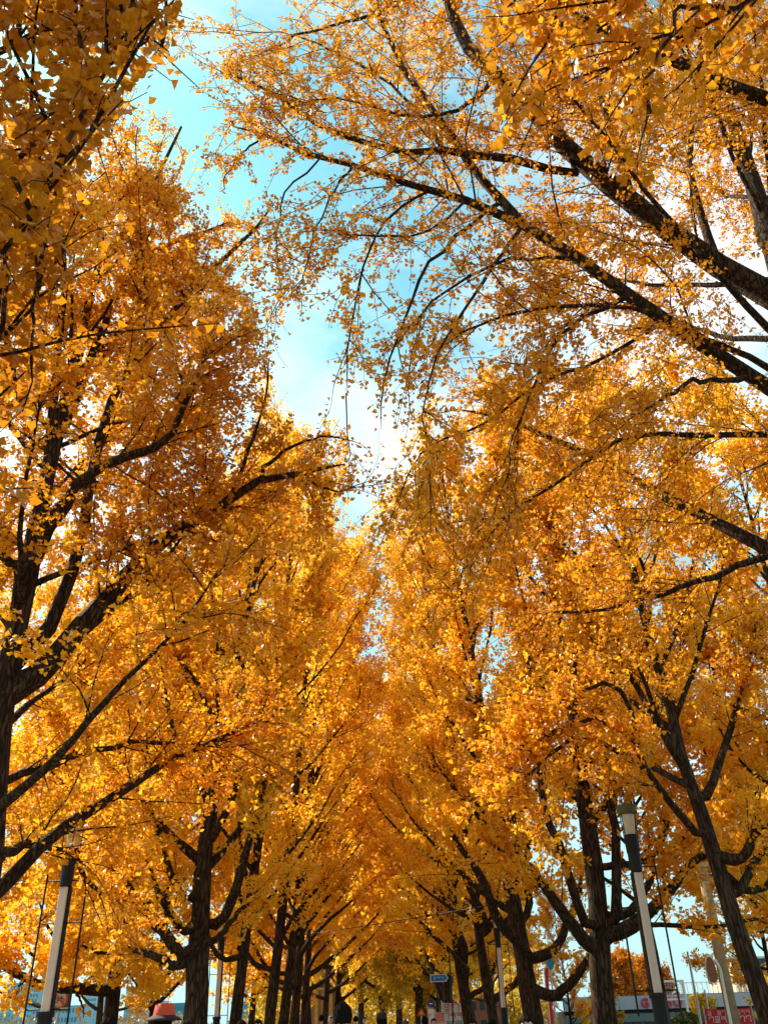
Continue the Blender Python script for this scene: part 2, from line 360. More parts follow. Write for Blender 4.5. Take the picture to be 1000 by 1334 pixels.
    k2 = keep(P2, L2); P2, L2 = P2[k2], L2[k2]
    # end of each limb grows on as a leafy shoot
    R2 = np.linspace(1, 0.25, 7)[None] * twr * (0.0045 + 0.0065 * L2)[:, None]
    ci, t = spawn(P2, L2, l3 * sprays, rng, 0.12)
    p, tg = sample(P2, ci, t); n = len(p)
    L3 = tw * rng.uniform(0.4, 1.25, n)
    d = side_dirs(tg, rng.uniform(0.5, 1.2, n), rng, up=0.1)
    P3 = grow(p, d, L3, 5, rng, 0.16, np.array([0, 0, droop * 1.6]))
    k3 = keep(P3, L3); P3, L3 = P3[k3], L3[k3]
    V, Fq = tubes(P2 - base, R2, 4 if near else 3); vs_, fs_ = [V], [Fq]
    if wood3 and len(P3):
        V3, F3 = tubes(P3 - base, np.linspace(1, 0.4, 5)[None] * (0.0032 + 0.002 * L3)[:, None], 3); vs_.append(V3); fs_.append(F3 + len(V))
    me = np_mesh('twigs', np.vstack(vs_), np.vstack(fs_), BARK, smooth=True); o = link('twigs', me, root); o['kind'] = 'stuff'; TRI[0] += 2 * sum(map(len, fs_))
    # leaves in whorls on spurs
    pos, tan = [], []
    for P, L, mult in ((P2, L2, 1.0), (P3, L3, 1.0), (LP, Ltot, 0.5)):
        if not len(P): continue
        cnt = np.maximum((L / spur * mult).astype(int), 1); ci = np.repeat(np.arange(len(P)), cnt)
        t = rng.random(len(ci)) * (0.92 if mult == 1 else 0.4) + (0.08 if mult == 1 else 0.6)
        q, g = sample(P, ci, t); pos.append(q); tan.append(g)
    pos = np.repeat(np.vstack(pos), per, 0); tan = np.repeat(np.vstack(tan), per, 0)
    n = len(pos); sz = size * rng.uniform(0.6, 1.25, n)
    b, d, s, nn = leaf_frames(pos, tan, sz, rng)
    x, y, z = proj(b)
    ok = np.linalg.norm(b - CAM, axis=1) > 1.7
    if gap is not None: ok &= ~((z > 0.3) & in_poly(x + rng.normal(0, 20, n), y + rng.normal(0, 20, n), gap) & (rng.random(n) < 0.88))
    b, d, s, nn, sz, x, y, z = (v[ok] for v in (b, d, s, nn, sz, x, y, z)); n = len(b)
    # tone drifts from branch to branch and leaf to leaf
    ph = rng.uniform(0, 6.28, 3)
    tn = tone[0] + 0.10 * np.sin(b[:, 0] * 1.7 + ph[0]) + 0.08 * np.sin(b[:, 2] * 1.3 + ph[1]) + 0.07 * np.sin(b[:, 1] * 1.9 + ph[2]) + rng.normal(0, tone[1], n)
    big = np.zeros(n, bool)
    pxs = np.where(z > 0.2, sz * F_PX / np.maximum(z, 0.2), 0)
    inf = (x > -20) & (x < 1020) & (y > -20) & (y < 1354)
    cand = np.where(inf & (pxs > 10.5))[0]
    if len(cand) and near:
        cand = cand[np.argsort(-pxs[cand])][:300]; big[cand] = True
        for i in cand:
            lo = bpy.data.objects.new('leaf', BIG[rng.integers(6)]); col.objects.link(lo); lo.parent = root
            lo.matrix_local = Matrix.LocRotScale(Vector(b[i] - base), Matrix((s[i], d[i], nn[i])).transposed().to_quaternion(), Vector((sz[i],) * 3))
    kk = ~big
    me = leaf_mesh('foliage', (b - base)[kk], d[kk], s[kk], nn[kk], sz[kk], np.clip(tn[kk], 0, 1), mt, rich=rich)
    o = link('foliage', me, root); o['kind'] = 'stuff'; TRI[0] += len(me.polygons)
    print(name, 'limbs', len(LP), 'l2', len(P2), 'l3', len(P3), 'leaves', n, 'big', int(big.sum()))
    return root
def copy_tree(root, loc, rz, s, label, group):
    c = root.copy(); col.objects.link(c); c.location = loc; c.rotation_euler = (0, 0, rz); c.scale = (s, s, s); tag(c, label, 'tree', group)
    for ch in root.children:
        k = ch.copy(); col.objects.link(k); k.parent = c
    return c
def ground_x(px, Y): return px2w(px, 1330, Y)[0]
A = np.array

# ------------------------------------------------------------------ ground
def sheet(name, x0, x1, y0, y1, z, mt):
    me = np_mesh(name, A([[x0, y0, z], [x1, y0, z], [x1, y1, z], [x0, y1, z]]), A([[0, 1, 2, 3]]), mt)
    return struct(link(name, me))
sheet('ground', -900, 900, -200, 1500, 0.0, pmat('soil', (0.16, 0.12, 0.06), 0.95, var=0.35, scale=1.5, bump=0.4))
PAV = pmat('paving', (0.30, 0.27, 0.24), 0.85, var=0.2, scale=3.0, bump=0.2)
sheet('walkway', -3.0, 3.0, -30, 130, 0.004, PAV)
sheet('street', 9.5, 17.0, -60, 300, 0.004, pmat('asphalt', (0.05, 0.05, 0.052), 0.9, var=0.25, scale=5.0, bump=0.2))
sheet('river', -500, -60, -200, 1400, 0.004, pmat('river_water', (0.10, 0.16, 0.18), 0.12, var=0.1, scale=0.3, bump=0.3))
KERB = pmat('kerb_stone', (0.38, 0.36, 0.33), 0.8, var=0.15, scale=6)
def box_mesh(name, sx, sy, sz, mt, bev=0.0, z0=True):
    bm = bmesh.new(); bmesh.ops.create_cube(bm, size=1.0)
    bmesh.ops.scale(bm, vec=(sx, sy, sz), verts=bm.verts)
    if z0: bmesh.ops.translate(bm, vec=(0, 0, sz / 2), verts=bm.verts)
    if bev: bmesh.ops.bevel(bm, geom=list(bm.edges), offset=bev, segments=2, affect='EDGES', clamp_overlap=True)
    me = bpy.data.meshes.new(name); bm.to_mesh(me); bm.free(); me.materials.append(mt); return me
for sgn in (-1, 1):
    o = struct(link('kerb', box_mesh('kerb', 0.16, 160, 0.12, KERB, 0.015), loc=(sgn * 3.09, 50, 0)))
# fallen leaves on soil and paving
rgl = np.random.default_rng(77); nL = 9000
lb = np.c_[rgl.normal(0, 3.6, nL), rgl.uniform(-4, 45, nL), rgl.uniform(0.012, 0.03, nL)]
ld = unit(np.c_[rgl.normal(0, 1, (nL, 2)), np.zeros(nL)]); lsd = np.c_[ld[:, 1], -ld[:, 0], np.zeros(nL)]
lit = link('fallen_leaves', leaf_mesh('fallen_leaves', lb, ld, lsd, np.tile([0, 0, 1.0], (nL, 1)), rgl.uniform(0.05, 0.08, nL), rgl.uniform(0.2, 0.9, nL), GOLD)); lit['kind'] = 'stuff'
tag(lit, 'yellow fallen ginkgo leaves scattered over paving and soil', 'leaves')

# ------------------------------------------------------------------ ginkgo trees
ROW = 'ginkgo trees lining the walkway'
def up_trunk(X, Y, H, lean=(0, 0), seed=0, n=6):
    rg = np.random.default_rng(seed + 99)
    return A([[X + lean[0] * i / (n - 1) + rg.normal(0, 0.05) * (i > 0), Y + lean[1] * i / (n - 1) + rg.normal(0, 0.05) * (i > 0), H * i / (n - 1)] for i in range(n)])

# near tree on the left row whose forked trunk stands at the picture's edge
t = [A([-3.85, 8.5, 0.0]), A([-3.83, 8.5, 2.4]), px2w(-2, 955, 8.5), px2w(10, 870, 8.5), px2w(34, 760, 8.5), px2w(52, 660, 8.6), px2w(75, 560, 8.7), px2w(100, 470, 8.8), px2w(125, 362, 8.9), px2w(185, 268, 9.0), px2w(236, 165, 9.1)]
make_tree('ginkgo_tree', 'ginkgo with forked trunk and long limbs leaning out before the level-limbed tree', ROW, t, (0.20, 0.02), [
    dict(z=4.6, p=[(48, 880, 8.6), (85, 845, 8.7), (118, 805, 8.8), (150, 765, 8.9), (200, 715, 8.9), (245, 683, 8.8), (300, 650, 8.7), (330, 628, 8.6), (372, 618, 8.5), (412, 614, 8.4), (450, 606, 8.3)], w=(34, 5)),
    dict(z=None, p=[(330, 628, 8.6), (365, 590, 8.3), (410, 572, 8.1), (448, 568, 8.0)], w=(6, 2)),
    dict(z=None, p=[(372, 618, 8.5), (415, 634, 8.2), (445, 640, 8.0), (462, 628, 7.9)], w=(5, 2)),
    dict(z=None, p=[(300, 650, 8.7), (325, 580, 8.4), (345, 520, 8.3), (350, 465, 8.2)], w=(6, 2)),
    dict(z=4.9, p=[(55, 835, 8.7), (80, 780, 8.8), (105, 705, 8.9), (112, 640, 9.0), (150, 508, 9.2), (200, 437, 9.3), (270, 358, 9.4), (330, 300, 9.5), (360, 262, 9.5)], w=(22, 5)),
    dict(z=5.4, p=[(25, 745, 8.3), (0, 722, 8.0), (-60, 640, 7.6)], w=(20, 4)),
    dict(z=6.0, p=[(62, 690, 8.2), (95, 640, 7.9), (140, 600, 7.7), (215, 575, 7.6), (255, 490, 7.6), (286, 428, 7.6)], w=(18, 4)),
    dict(z=3.0, p=[(-40, 1190, 8.9), (0, 1160, 9.1), (60, 1100, 9.4), (100, 1066, 9.7), (155, 1032, 10.0), (215, 993, 10.4), (280, 965, 10.8), (350, 935, 11.2)], w=(24, 5)),
    dict(z=3.6, p=[(-30, 1035, 8.9), (0, 1022, 9.0), (55, 1000, 9.4), (110, 983, 9.8), (195, 966, 10.3), (290, 975, 10.8)], w=(15, 4)),
    dict(z=3.0, p=[(40, 1100, 9.6), (90, 1115, 10.0), (118, 1150, 10.3), (142, 1170, 10.6), (165, 1178, 11.0)], w=(14, 4)),
    dict(z=7.5, p=[(85, 330, 8.2), (60, 290, 7.8), (40, 200, 7.6)], w=(12, 4)),
    dict(z=7.9, p=[(170, 350, 9.4), (215, 320, 9.6), (300, 290, 9.8)], w=(12, 4)),
], 3, n_limb=30, h0=3.0, reach=3.4, prr=0.6, l2=4.9, l3=6.8, size=0.056, spur=0.047, tone=(0.32, 0.18), clear=[(20, 1400), (40, 1130), (80, 1065), (125, 1070), (120, 1140), (95, 1400)], near=True)

# near tree on the right row: trunk just outside, limbs cross the upper right
t = [A([4.5, 6.6, 0]), A([4.48, 6.6, 2.5]), A([4.4, 6.6, 4.5]), A([4.35, 6.6, 6.0]), A([4.75, 7.1, 9.0]), A([5.3, 7.6, 14.0])]
def r0_dens(x, y, P): return np.clip(0.96 - 0.36 * (x > 380) * (x < 640) * (y > 230) * (y < 640) - 0.2 * (x < 420) * (y < 560), 0.2, 1)
make_tree('ginkgo_tree', 'tall ginkgo sending heavy bare-looking diagonal limbs across the sky above the walkway', ROW, t, (0.3, 0.06), [
    dict(z=5.6, p=[(1080, 470, 6.6), (1000, 385, 6.5), (900, 322, 6.4), (830, 272, 6.35), (740, 195, 6.3), (660, 110, 6.3), (600, 40, 6.3), (560, -60, 6.3)], w=(42, 14)),
    dict(z=5.0, p=[(1080, 560, 6.6), (1000, 506, 6.5), (940, 467, 6.4), (870, 420, 6.3), (800, 370, 6.25), (740, 330, 6.2), (690, 297, 6.2), (640, 273, 6.2), (560, 246, 6.25), (480, 222, 6.3), (420, 206, 6.4), (350, 178, 6.5), (285, 160, 6.6)], w=(27, 3)),
    dict(z=None, p=[(668, 285, 6.2), (630, 235, 6.15), (590, 180, 6.1), (540, 110, 6.0), (505, 40, 6.0), (480, -30, 6.0)], w=(13, 4)),
    dict(z=5.2, p=[(1080, 540, 6.3), (1000, 482, 6.1), (940, 450, 6.0), (880, 415, 6.0), (800, 395, 5.9), (700, 400, 5.9), (620, 420, 5.9), (560, 460, 6.0)], w=(13, 2)),
    dict(z=4.3, p=[(1070, 755, 7.0), (1000, 715, 7.2), (930, 677, 7.5), (850, 640, 7.9), (800, 611, 8.1), (720, 570, 8.4), (650, 545, 8.6), (590, 530, 8.8)], w=(25, 4)),
    dict(z=4.6, p=[(1070, 572, 6.4), (1000, 567, 6.5), (900, 567, 6.6), (815, 568, 6.7), (780, 590, 6.8), (745, 615, 6.9), (690, 648, 7.0), (640, 690, 7.1)], w=(13, 3)),
    dict(z=6.2, p=[(1090, 170, 5.6), (1000, 130, 5.4), (950, 110, 5.35), (890, 84, 5.3), (830, 55, 5.3), (740, 10, 5.3)], w=(30, 12)),
    dict(z=None, p=[(745, 226, 6.3), (650, 205, 6.2), (575, 197, 6.1), (500, 192, 6.1), (430, 170, 6.1), (350, 120, 6.1), (290, 95, 6.1)], w=(12, 3)),
    dict(z=None, p=[(830, 272, 6.35), (790, 150, 6.6), (770, 50, 6.8), (760, -60, 7.0)], w=(12, 4)),
    dict(z=None, p=[(920, 335, 6.4), (900, 230, 6.8), (905, 120, 7.0), (915, 0, 7.2)], w=(13, 4)),
    dict(z=None, p=[(870, 420, 6.3), (780, 470, 6.3), (700, 500, 6.4), (640, 545, 6.5), (560, 580, 6.6), (530, 620, 6.7)], w=(6, 2)),
    dict(z=None, p=[(740, 330, 6.2), (660, 340, 6.0), (580, 380, 5.9), (520, 440, 5.9)], w=(5, 2)),
    dict(z=None, p=[(620, 266, 6.2), (560, 300, 6.0), (500, 310, 5.9), (440, 300, 5.9)], w=(4, 2)),
    dict(z=None, p=[(560, -20, 6.3), (480, 20, 6.3), (400, 40, 6.3), (330, 70, 6.3)], w=(6, 2)),
    dict(z=None, p=[(1000, 715, 7.2), (900, 760, 7.6), (800, 790, 8.0), (700, 800, 8.4)], w=(11, 3)),
    dict(z=None, p=[(960, 480, 6.4), (900, 500, 6.0), (830, 540, 5.8)], w=(9, 3)),
    dict(z=None, p=[(480, 222, 6.3), (430, 255, 6.2), (402, 330, 6.1), (385, 395, 6.1)], w=(3, 1.2)),
    dict(z=None, p=[(560, 246, 6.25), (500, 290, 6.1), (468, 370, 6.0), (455, 460, 5.95), (448, 520, 5.95)], w=(4, 1.2)),
    dict(z=None, p=[(420, 206, 6.4), (372, 250, 6.3), (360, 330, 6.25), (372, 395, 6.2)], w=(3, 1.2)),
    dict(z=None, p=[(640, 273, 6.2), (560, 340, 6.0), (520, 430, 5.9), (500, 500, 5.9), (495, 560, 5.9)], w=(6, 1.2)),
    dict(z=None, p=[(700, 300, 6.2), (620, 380, 5.7), (570, 460, 5.5), (545, 560, 5.5)], w=(6, 1.2)),
    dict(z=None, p=[(350, 178, 6.5), (310, 205, 6.4), (285, 250, 6.3)], w=(3, 1.2)),
    dict(z=None, p=[(575, 197, 6.1), (520, 120, 6.3), (440, 70, 6.4), (360, 40, 6.5), (300, 50, 6.5)], w=(6, 1.2)),
    dict(z=None, p=[(800, 370, 6.25), (740, 430, 5.8), (690, 510, 5.6), (660, 600, 5.6)], w=(7, 1.2)),
    dict(z=None, p=[(660, 110, 6.3), (600, 140, 6.0), (530, 150, 5.9), (450, 130, 5.9), (380, 140, 5.9)], w=(7, 1.2)),
], 11, n_limb=22, h0=6.5, reach=4.0, top_len=2.2, l2=3.8, l3=6.6, tw=0.6, size=0.043, spur=0.056, per=3, tone=(0.30, 0.17), near=True, gap=GAP_R, droop=-0.12, l2len=(0.55, 0.22), bend2=-0.05, l2ang=(0.4, 1.0), twr=0.62, prr=0.5, dens_fn=r0_dens)

# leaning ginkgo by the lamp post on the right
t = [A([5.05, 13, 0.0]), px2w(992, 1300, 13), px2w(960, 1212, 13), px2w(935, 1130, 13), px2w(906, 1040, 13), px2w(885, 980, 13), px2w(868, 900, 13), px2w(850, 850, 13), px2w(832, 775, 13), px2w(815, 700, 13.1), px2w(790, 620, 13.2), px2w(775, 560, 13.3)]
make_tree('ginkgo_tree', 'leaning ginkgo with furrowed bark and a bright yellow spray, beside the utility pole', ROW, t, (0.165, 0.025), [
    dict(z=3.8, p=[(905, 1085, 12.8), (880, 1055, 12.6), (858, 1028, 12.3), (835, 990, 12.0), (815, 955, 11.7), (770, 940, 11.4), (720, 955, 11.2), (670, 978, 11.0)], w=(11, 3)),
    dict(z=None, p=[(845, 1008, 12.1), (800, 975, 11.6), (750, 962, 11.3), (700, 1000, 11.0), (665, 1030, 10.9)], w=(8, 3)),
    dict(z=None, p=[(830, 980, 11.9), (818, 920, 11.6), (790, 890, 11.4), (745, 905, 11.2), (710, 930, 11.1)], w=(8, 3)),
    dict(z=4.3, p=[(915, 1045, 13.1), (940, 985, 13.3), (960, 920, 13.5), (975, 872, 13.6), (985, 800, 13.8)], w=(13, 4)),
    dict(z=3.5, p=[(962, 1120, 12.8), (985, 1085, 12.6), (1010, 1070, 12.4), (1060, 1050, 12.0)], w=(16, 6)),
    dict(z=3.2, p=[(958, 1165, 13.0), (985, 1120, 13.2), (1010, 1100, 13.4)], w=(17, 6)),
    dict(z=5.3, p=[(872, 965, 13.2), (845, 922, 13.3), (812, 865, 13.4), (790, 800, 13.5)], w=(12, 4)),
    dict(z=3.3, p=[(975, 1160, 13.4), (1005, 1150, 13.8), (1050, 1140, 14)], w=(13, 5)),
], 21, n_limb=24, h0=4.2, reach=3.6, l2len=(0.45, 0.30), l2ang=(0.35, 0.85), bend2=0.02, el0=40, el1=30, tw=0.4, l2=3.6, l3=5.5, size=0.064, spur=0.05, tone=(0.44, 0.17))

SHADEN = leaf_mat('ginkgo_leaf_shaded', [(0.0, (0.50, 0.17, 0.008)), (0.5, (0.62, 0.24, 0.010)), (1.0, (0.78, 0.36, 0.014))], 0.55)  # browned tones put part of the crown's shade into the leaf colour
# overhanging tree behind and to the left, its low twigs are the closest leaves
t = up_trunk(-4.0, 2.3, 11, seed=5)
def left_only(P): return P[-1, 0] < -2.2 and P[-1, 1] < 5.5
def nl_dens(x, y, P): return np.where((x > 60) & (y > 330) & (x < 1000) & (y < 1400), 0.05, np.where((x > 120 - 0.03 * y) & (y > 130), np.clip(1.25 - (x - 60) / 90, 0.0, 1), 1.0))
make_tree('ginkgo_tree', 'ginkgo whose low overhanging twigs hold the largest dark orange leaves', ROW, t, (0.26, 0.05), [
    dict(z=3.2, p=[(-260, 420, 2.3), (-60, 370, 2.1), (10, 340, 2.0), (50, 265, 1.9), (75, 215, 1.85), (100, 175, 1.8), (130, 125, 1.75), (150, 75, 1.7), (170, 40, 1.65), (207, -5, 1.6)], w=(14, 4)),
    dict(z=3.4, p=[(-200, 250, 2.3), (-30, 240, 2.2), (30, 200, 2.1), (70, 160, 2.0), (98, 120, 1.95), (108, 60, 1.9), (110, -10, 1.85)], w=(16, 4)),
    dict(z=3.0, p=[(-200, 560, 2.6), (-60, 500, 2.5), (0, 440, 2.5), (40, 400, 2.4), (75, 330, 2.3)], w=(12, 4)),
    dict(z=3.6, p=[(-200, 120, 2.2), (-50, 90, 2.1), (20, 60, 2.0), (60, 20, 1.95), (90, -30, 1.9)], w=(12, 4)),
    dict(z=3.0, p=[(-120, 620, 3.0), (-40, 560, 2.9), (0, 520, 2.9), (40, 470, 2.8)], w=(9, 4)),
    dict(z=3.7, p=[(-100, 300, 2.8), (0, 300, 2.6), (50, 330, 2.5), (85, 300, 2.4)], w=(8, 4)),
    dict(z=3.8, p=[(-100, -20, 2.3), (60, -30, 2.1), (140, -10, 2.0), (190, 40, 1.9), (215, 70, 1.85)], w=(10, 4)),
], 31, n_limb=18, h0=4.0, reach=2.9, l2=5.4, l3=6.5, tw=0.28, size=0.046, spur=0.048, per=3, mt=SHADEN, tone=(0.45, 0.2), near=True, proc_filter=left_only, dens_fn=nl_dens)

# overhanging tree behind and to the right
t = up_trunk(4.3, 1.6, 11.5, seed=6)
def right_only(P): return P[-1, 0] > 2.0 and P[-1, 1] < 5.0
def nr_dens(x, y, P): return np.where((x > 0) & (x < 1000) & (y > -30) & (y < 1400), np.where((y > 230) | (x < 590), 0.0, 0.55), 1.0)
make_tree('ginkgo_tree', 'ginkgo whose single twig hangs down in front of the diagonal limbs with large amber leaves', ROW, t, (0.27, 0.05), [
    dict(z=4.6, p=[(1150, -60, 2.6), (1000, -20, 2.7), (950, 10, 2.8), (900, 40, 2.85), (850, 66, 2.9), (800, 75, 2.95), (760, 110, 3.0)], w=(12, 4)),
    dict(z=None, p=[(950, 10, 2.8), (885, 10, 2.7), (868, 50, 2.7), (850, 90, 2.75), (843, 130, 2.8), (836, 168, 2.85)], w=(6, 3)),
    dict(z=5.2, p=[(1000, -200, 2.8), (850, -120, 2.8), (750, -60, 2.8), (680, -10, 2.8), (640, 25, 2.85)], w=(9, 4)),
    dict(z=5.0, p=[(1000, -120, 2.8), (900, -60, 2.8), (820, 0, 2.8), (790, 40, 2.85)], w=(8, 4)),
], 41, n_limb=8, h0=6.6, reach=2.2, l2=3.0, l3=5.0, tw=0.22, size=0.06, spur=0.06, per=3, tone=(0.28, 0.12), near=True, rich=True, proc_filter=right_only, dens_fn=nr_dens)

# left row, further along
X = ground_x(258, 18)
make_tree('ginkgo_tree', 'thick-trunked ginkgo with many low limbs, just beyond the person in the red hat', ROW,
    [A([X, 18, 0]), px2w(257, 1290, 18), px2w(262, 1190, 18), px2w(268, 1100, 18), px2w(280, 1030, 18), px2w(300, 900, 18), px2w(325, 780, 18), px2w(342, 720, 18), px2w(352, 665, 18)], (0.27, 0.03), [
    dict(z=2.9, p=[(236, 1243, 17.5), (215, 1215, 17.2), (198, 1198, 17), (165, 1150, 16.5), (140, 1120, 16)], w=(20, 6)),
    dict(z=3.4, p=[(240, 1212, 17.6), (222, 1190, 17.4), (205, 1160, 17), (190, 1120, 16.7)], w=(16, 5)),
    dict(z=4.0, p=[(245, 1172, 17.8), (225, 1145, 17.6), (208, 1090, 17.4), (203, 1060, 17.2)], w=(13, 5)),
    dict(z=2.7, p=[(225, 1258, 18), (200, 1245, 18.2), (180, 1240, 18.5), (150, 1228, 19)], w=(14, 5)),
    dict(z=3.3, p=[(285, 1205, 18), (300, 1175, 17.8), (318, 1120, 17.6), (338, 1050, 17.4), (350, 980, 17.2)], w=(15, 6)),
    dict(z=3.0, p=[(282, 1225, 18.5), (298, 1205, 19), (320, 1180, 19.5), (340, 1155, 20)], w=(10, 4)),
], 51, n_limb=26, h0=4.0, reach=4.6, l2len=(0.45, 0.30), l2ang=(0.35, 0.85), bend2=0.02, el0=40, el1=30, tw=0.42, l2=3.6, l3=5.2, size=0.085, spur=0.06, tone=(0.64, 0.16))
X = ground_x(145, 22)
make_tree('ginkgo_tree', 'ginkgo with one thick level limb passing behind the lamp post by the bicycle sign', 'ginkgo trees on the outer side', up_trunk(X, 22, 12, seed=61), (0.21, 0.04), [
    dict(z=2.35, p=[(130, 1290, 21.8), (90, 1288, 21.4), (60, 1284, 21), (30, 1273, 20.6), (0, 1258, 20.3), (-60, 1225, 20)], w=(15, 6)),
    dict(z=3.3, p=[(150, 1242, 21.5), (128, 1241, 21), (105, 1232, 20.5), (90, 1225, 20)], w=(5, 3)),
    dict(z=3.1, p=[(160, 1245, 22), (168, 1200, 22), (170, 1140, 22)], w=(9, 4)),
    dict(z=None, p=[(95, 1288, 21.4), (103, 1298, 21.2), (108, 1312, 21.1), (109, 1326, 21.0)], w=(4, 2)),
    dict(z=None, p=[(30, 1273, 20.6), (26, 1284, 20.4), (20, 1298, 20.3), (16, 1312, 20.2)], w=(4, 2)),
    dict(z=2.9, p=[(160, 1268, 21.6), (168, 1270, 21.2), (176, 1280, 21), (180, 1292, 20.9)], w=(4, 2)),
], 61, n_limb=26, h0=3.4, reach=4.0, l2=4.0, l3=5.5, size=0.12, spur=0.085, tone=(0.72, 0.14), wood3=False, droop=-0.10, under=False,
    dens_fn=lambda x, y, P: np.where((y > 1296) & (x > 122) & (x < 1000), 0.0, np.where((y > 1292) & (x > 48) & (x < 94), 0.0, np.where(y > 1322, 0.3, 1.0))))
for i, (px, Y, r, sd, tn) in enumerate([(300, 22.5, 0.165, 71, 0.6), (345, 28.5, 0.18, 72, 0.55), (363, 32, 0.18, 73, 0.55)]):
    X = ground_x(px, Y); lab = ['slender straight ginkgo standing right beside the thick-trunked one', 'ginkgo with orange leaf tuft on its trunk, beyond the slender straight one', 'ginkgo of the far line standing next to the leaf-tufted trunk'][i]
    make_tree('ginkgo_tree', lab, ROW, up_trunk(X, Y, 17.5 + i, (1.3 + 0.2 * i, 0), sd), (r, 0.03), [
        dict(z=3.6, p=[(px + 12, 1235 + 8 * i, Y), (px + 30, 1200 + 8 * i, Y), (px + 55, 1165 + 8 * i, Y - .5), (px + 85, 1130 + 8 * i, Y - 1)], w=(9 - i, 3)),
        dict(z=3.0, p=[(px - 10, 1250 + 8 * i, Y), (px - 28, 1225 + 8 * i, Y), (px - 45, 1190 + 8 * i, Y)], w=(8 - i, 3))],
        sd, n_limb=32, h0=3.4, reach=5.0, top_len=2.4, l2len=(0.45, 0.30), l2ang=(0.35, 0.85), bend2=0.02, el0=40, el1=30, prr=0.8, tw=0.45, l2=3.0, l3=4.4, size=0.105, spur=0.11, tone=(tn + 0.1, 0.16), wood3=False)
# right row, further along
X = ground_x(785, 17.5)
make_tree('ginkgo_tree', 'stout ginkgo forking low into several upright stems, beside the lamp with the wide cap', ROW,
    [A([X, 17.5, 0]), px2w(784, 1290, 17.5), px2w(782, 1240, 17.5), px2w(778, 1170, 17.5), px2w(766, 1080, 17.5), px2w(752, 980, 17.5), px2w(738, 880, 17.5), px2w(720, 760, 17.5), px2w(695, 650, 17.5), px2w(670, 560, 17.5)], (0.24, 0.03), [
    dict(z=2.7, p=[(763, 1228, 17.3), (738, 1193, 17), (716, 1166, 16.8), (692, 1132, 16.6), (675, 1122, 16.4), (640, 1100, 16)], w=(19, 6)),
    dict(z=3.0, p=[(762, 1205, 17.2), (745, 1160, 17), (728, 1100, 16.9), (712, 1062, 16.8), (700, 1000, 16.7), (690, 900, 16.6), (688, 830, 16.5)], w=(14, 6)),
    dict(z=2.8, p=[(803, 1215, 17.4), (832, 1201, 17.2), (855, 1181, 17), (884, 1147, 16.8), (905, 1120, 16.6), (940, 1110, 16.4)], w=(22, 7)),
    dict(z=3.2, p=[(812, 1190, 17.6), (842, 1159, 17.8), (860, 1126, 18), (880, 1105, 18.2), (900, 1080, 18.4)], w=(14, 5)),
    dict(z=3.0, p=[(800, 1200, 17.4), (803, 1140, 17.3), (800, 1080, 17.2), (790, 980, 17.1), (780, 880, 17)], w=(16, 6)),
    dict(z=2.6, p=[(815, 1212, 17.8), (860, 1205, 18), (905, 1208, 18.2), (950, 1204, 18.4), (1000, 1195, 18.6)], w=(8, 4)),
    dict(z=4.0, p=[(845, 1118, 17), (868, 1075, 16.8), (862, 1068, 16.7)], w=(10, 7)),
], 81, n_limb=24, h0=4.4, reach=4.4, l2len=(0.45, 0.30), l2ang=(0.35, 0.85), bend2=0.02, el0=40, el1=30, tw=0.42, l2=3.6, l3=5.2, size=0.085, spur=0.06, tone=(0.46, 0.17))
X = ground_x(702, 24)
make_tree('ginkgo_tree', 'wide-forking ginkgo with a thick limb reaching low towards the stout one', ROW, up_trunk(X, 24, 17.6, (-1.3, 0), 91), (0.27, 0.03), [
    dict(z=2.2, p=[(722, 1298, 23.6), (745, 1279, 23.2), (765, 1252, 22.8), (785, 1225, 22.4)], w=(16, 8)),
    dict(z=2.6, p=[(688, 1242, 23.8), (665, 1218, 23.5), (648, 1200, 23.2), (640, 1175, 23), (622, 1135, 22.6), (600, 1105, 22.2), (570, 1060, 21.8)], w=(18, 5)),
    dict(z=2.8, p=[(718, 1240, 24), (736, 1210, 24), (750, 1178, 24), (758, 1140, 24)], w=(15, 6)),
    dict(z=3.6, p=[(690, 1180, 24), (678, 1130, 23.8), (668, 1060, 23.6), (660, 980, 23.4)], w=(11, 5)),
], 91, n_limb=32, h0=3.8, reach=5.0, top_len=2.4, l2len=(0.45, 0.30), l2ang=(0.35, 0.85), bend2=0.02, el0=40, el1=30, prr=0.8, tw=0.45, l2=3.2, l3=4.6, size=0.10, spur=0.092, tone=(0.6, 0.16), wood3=False)
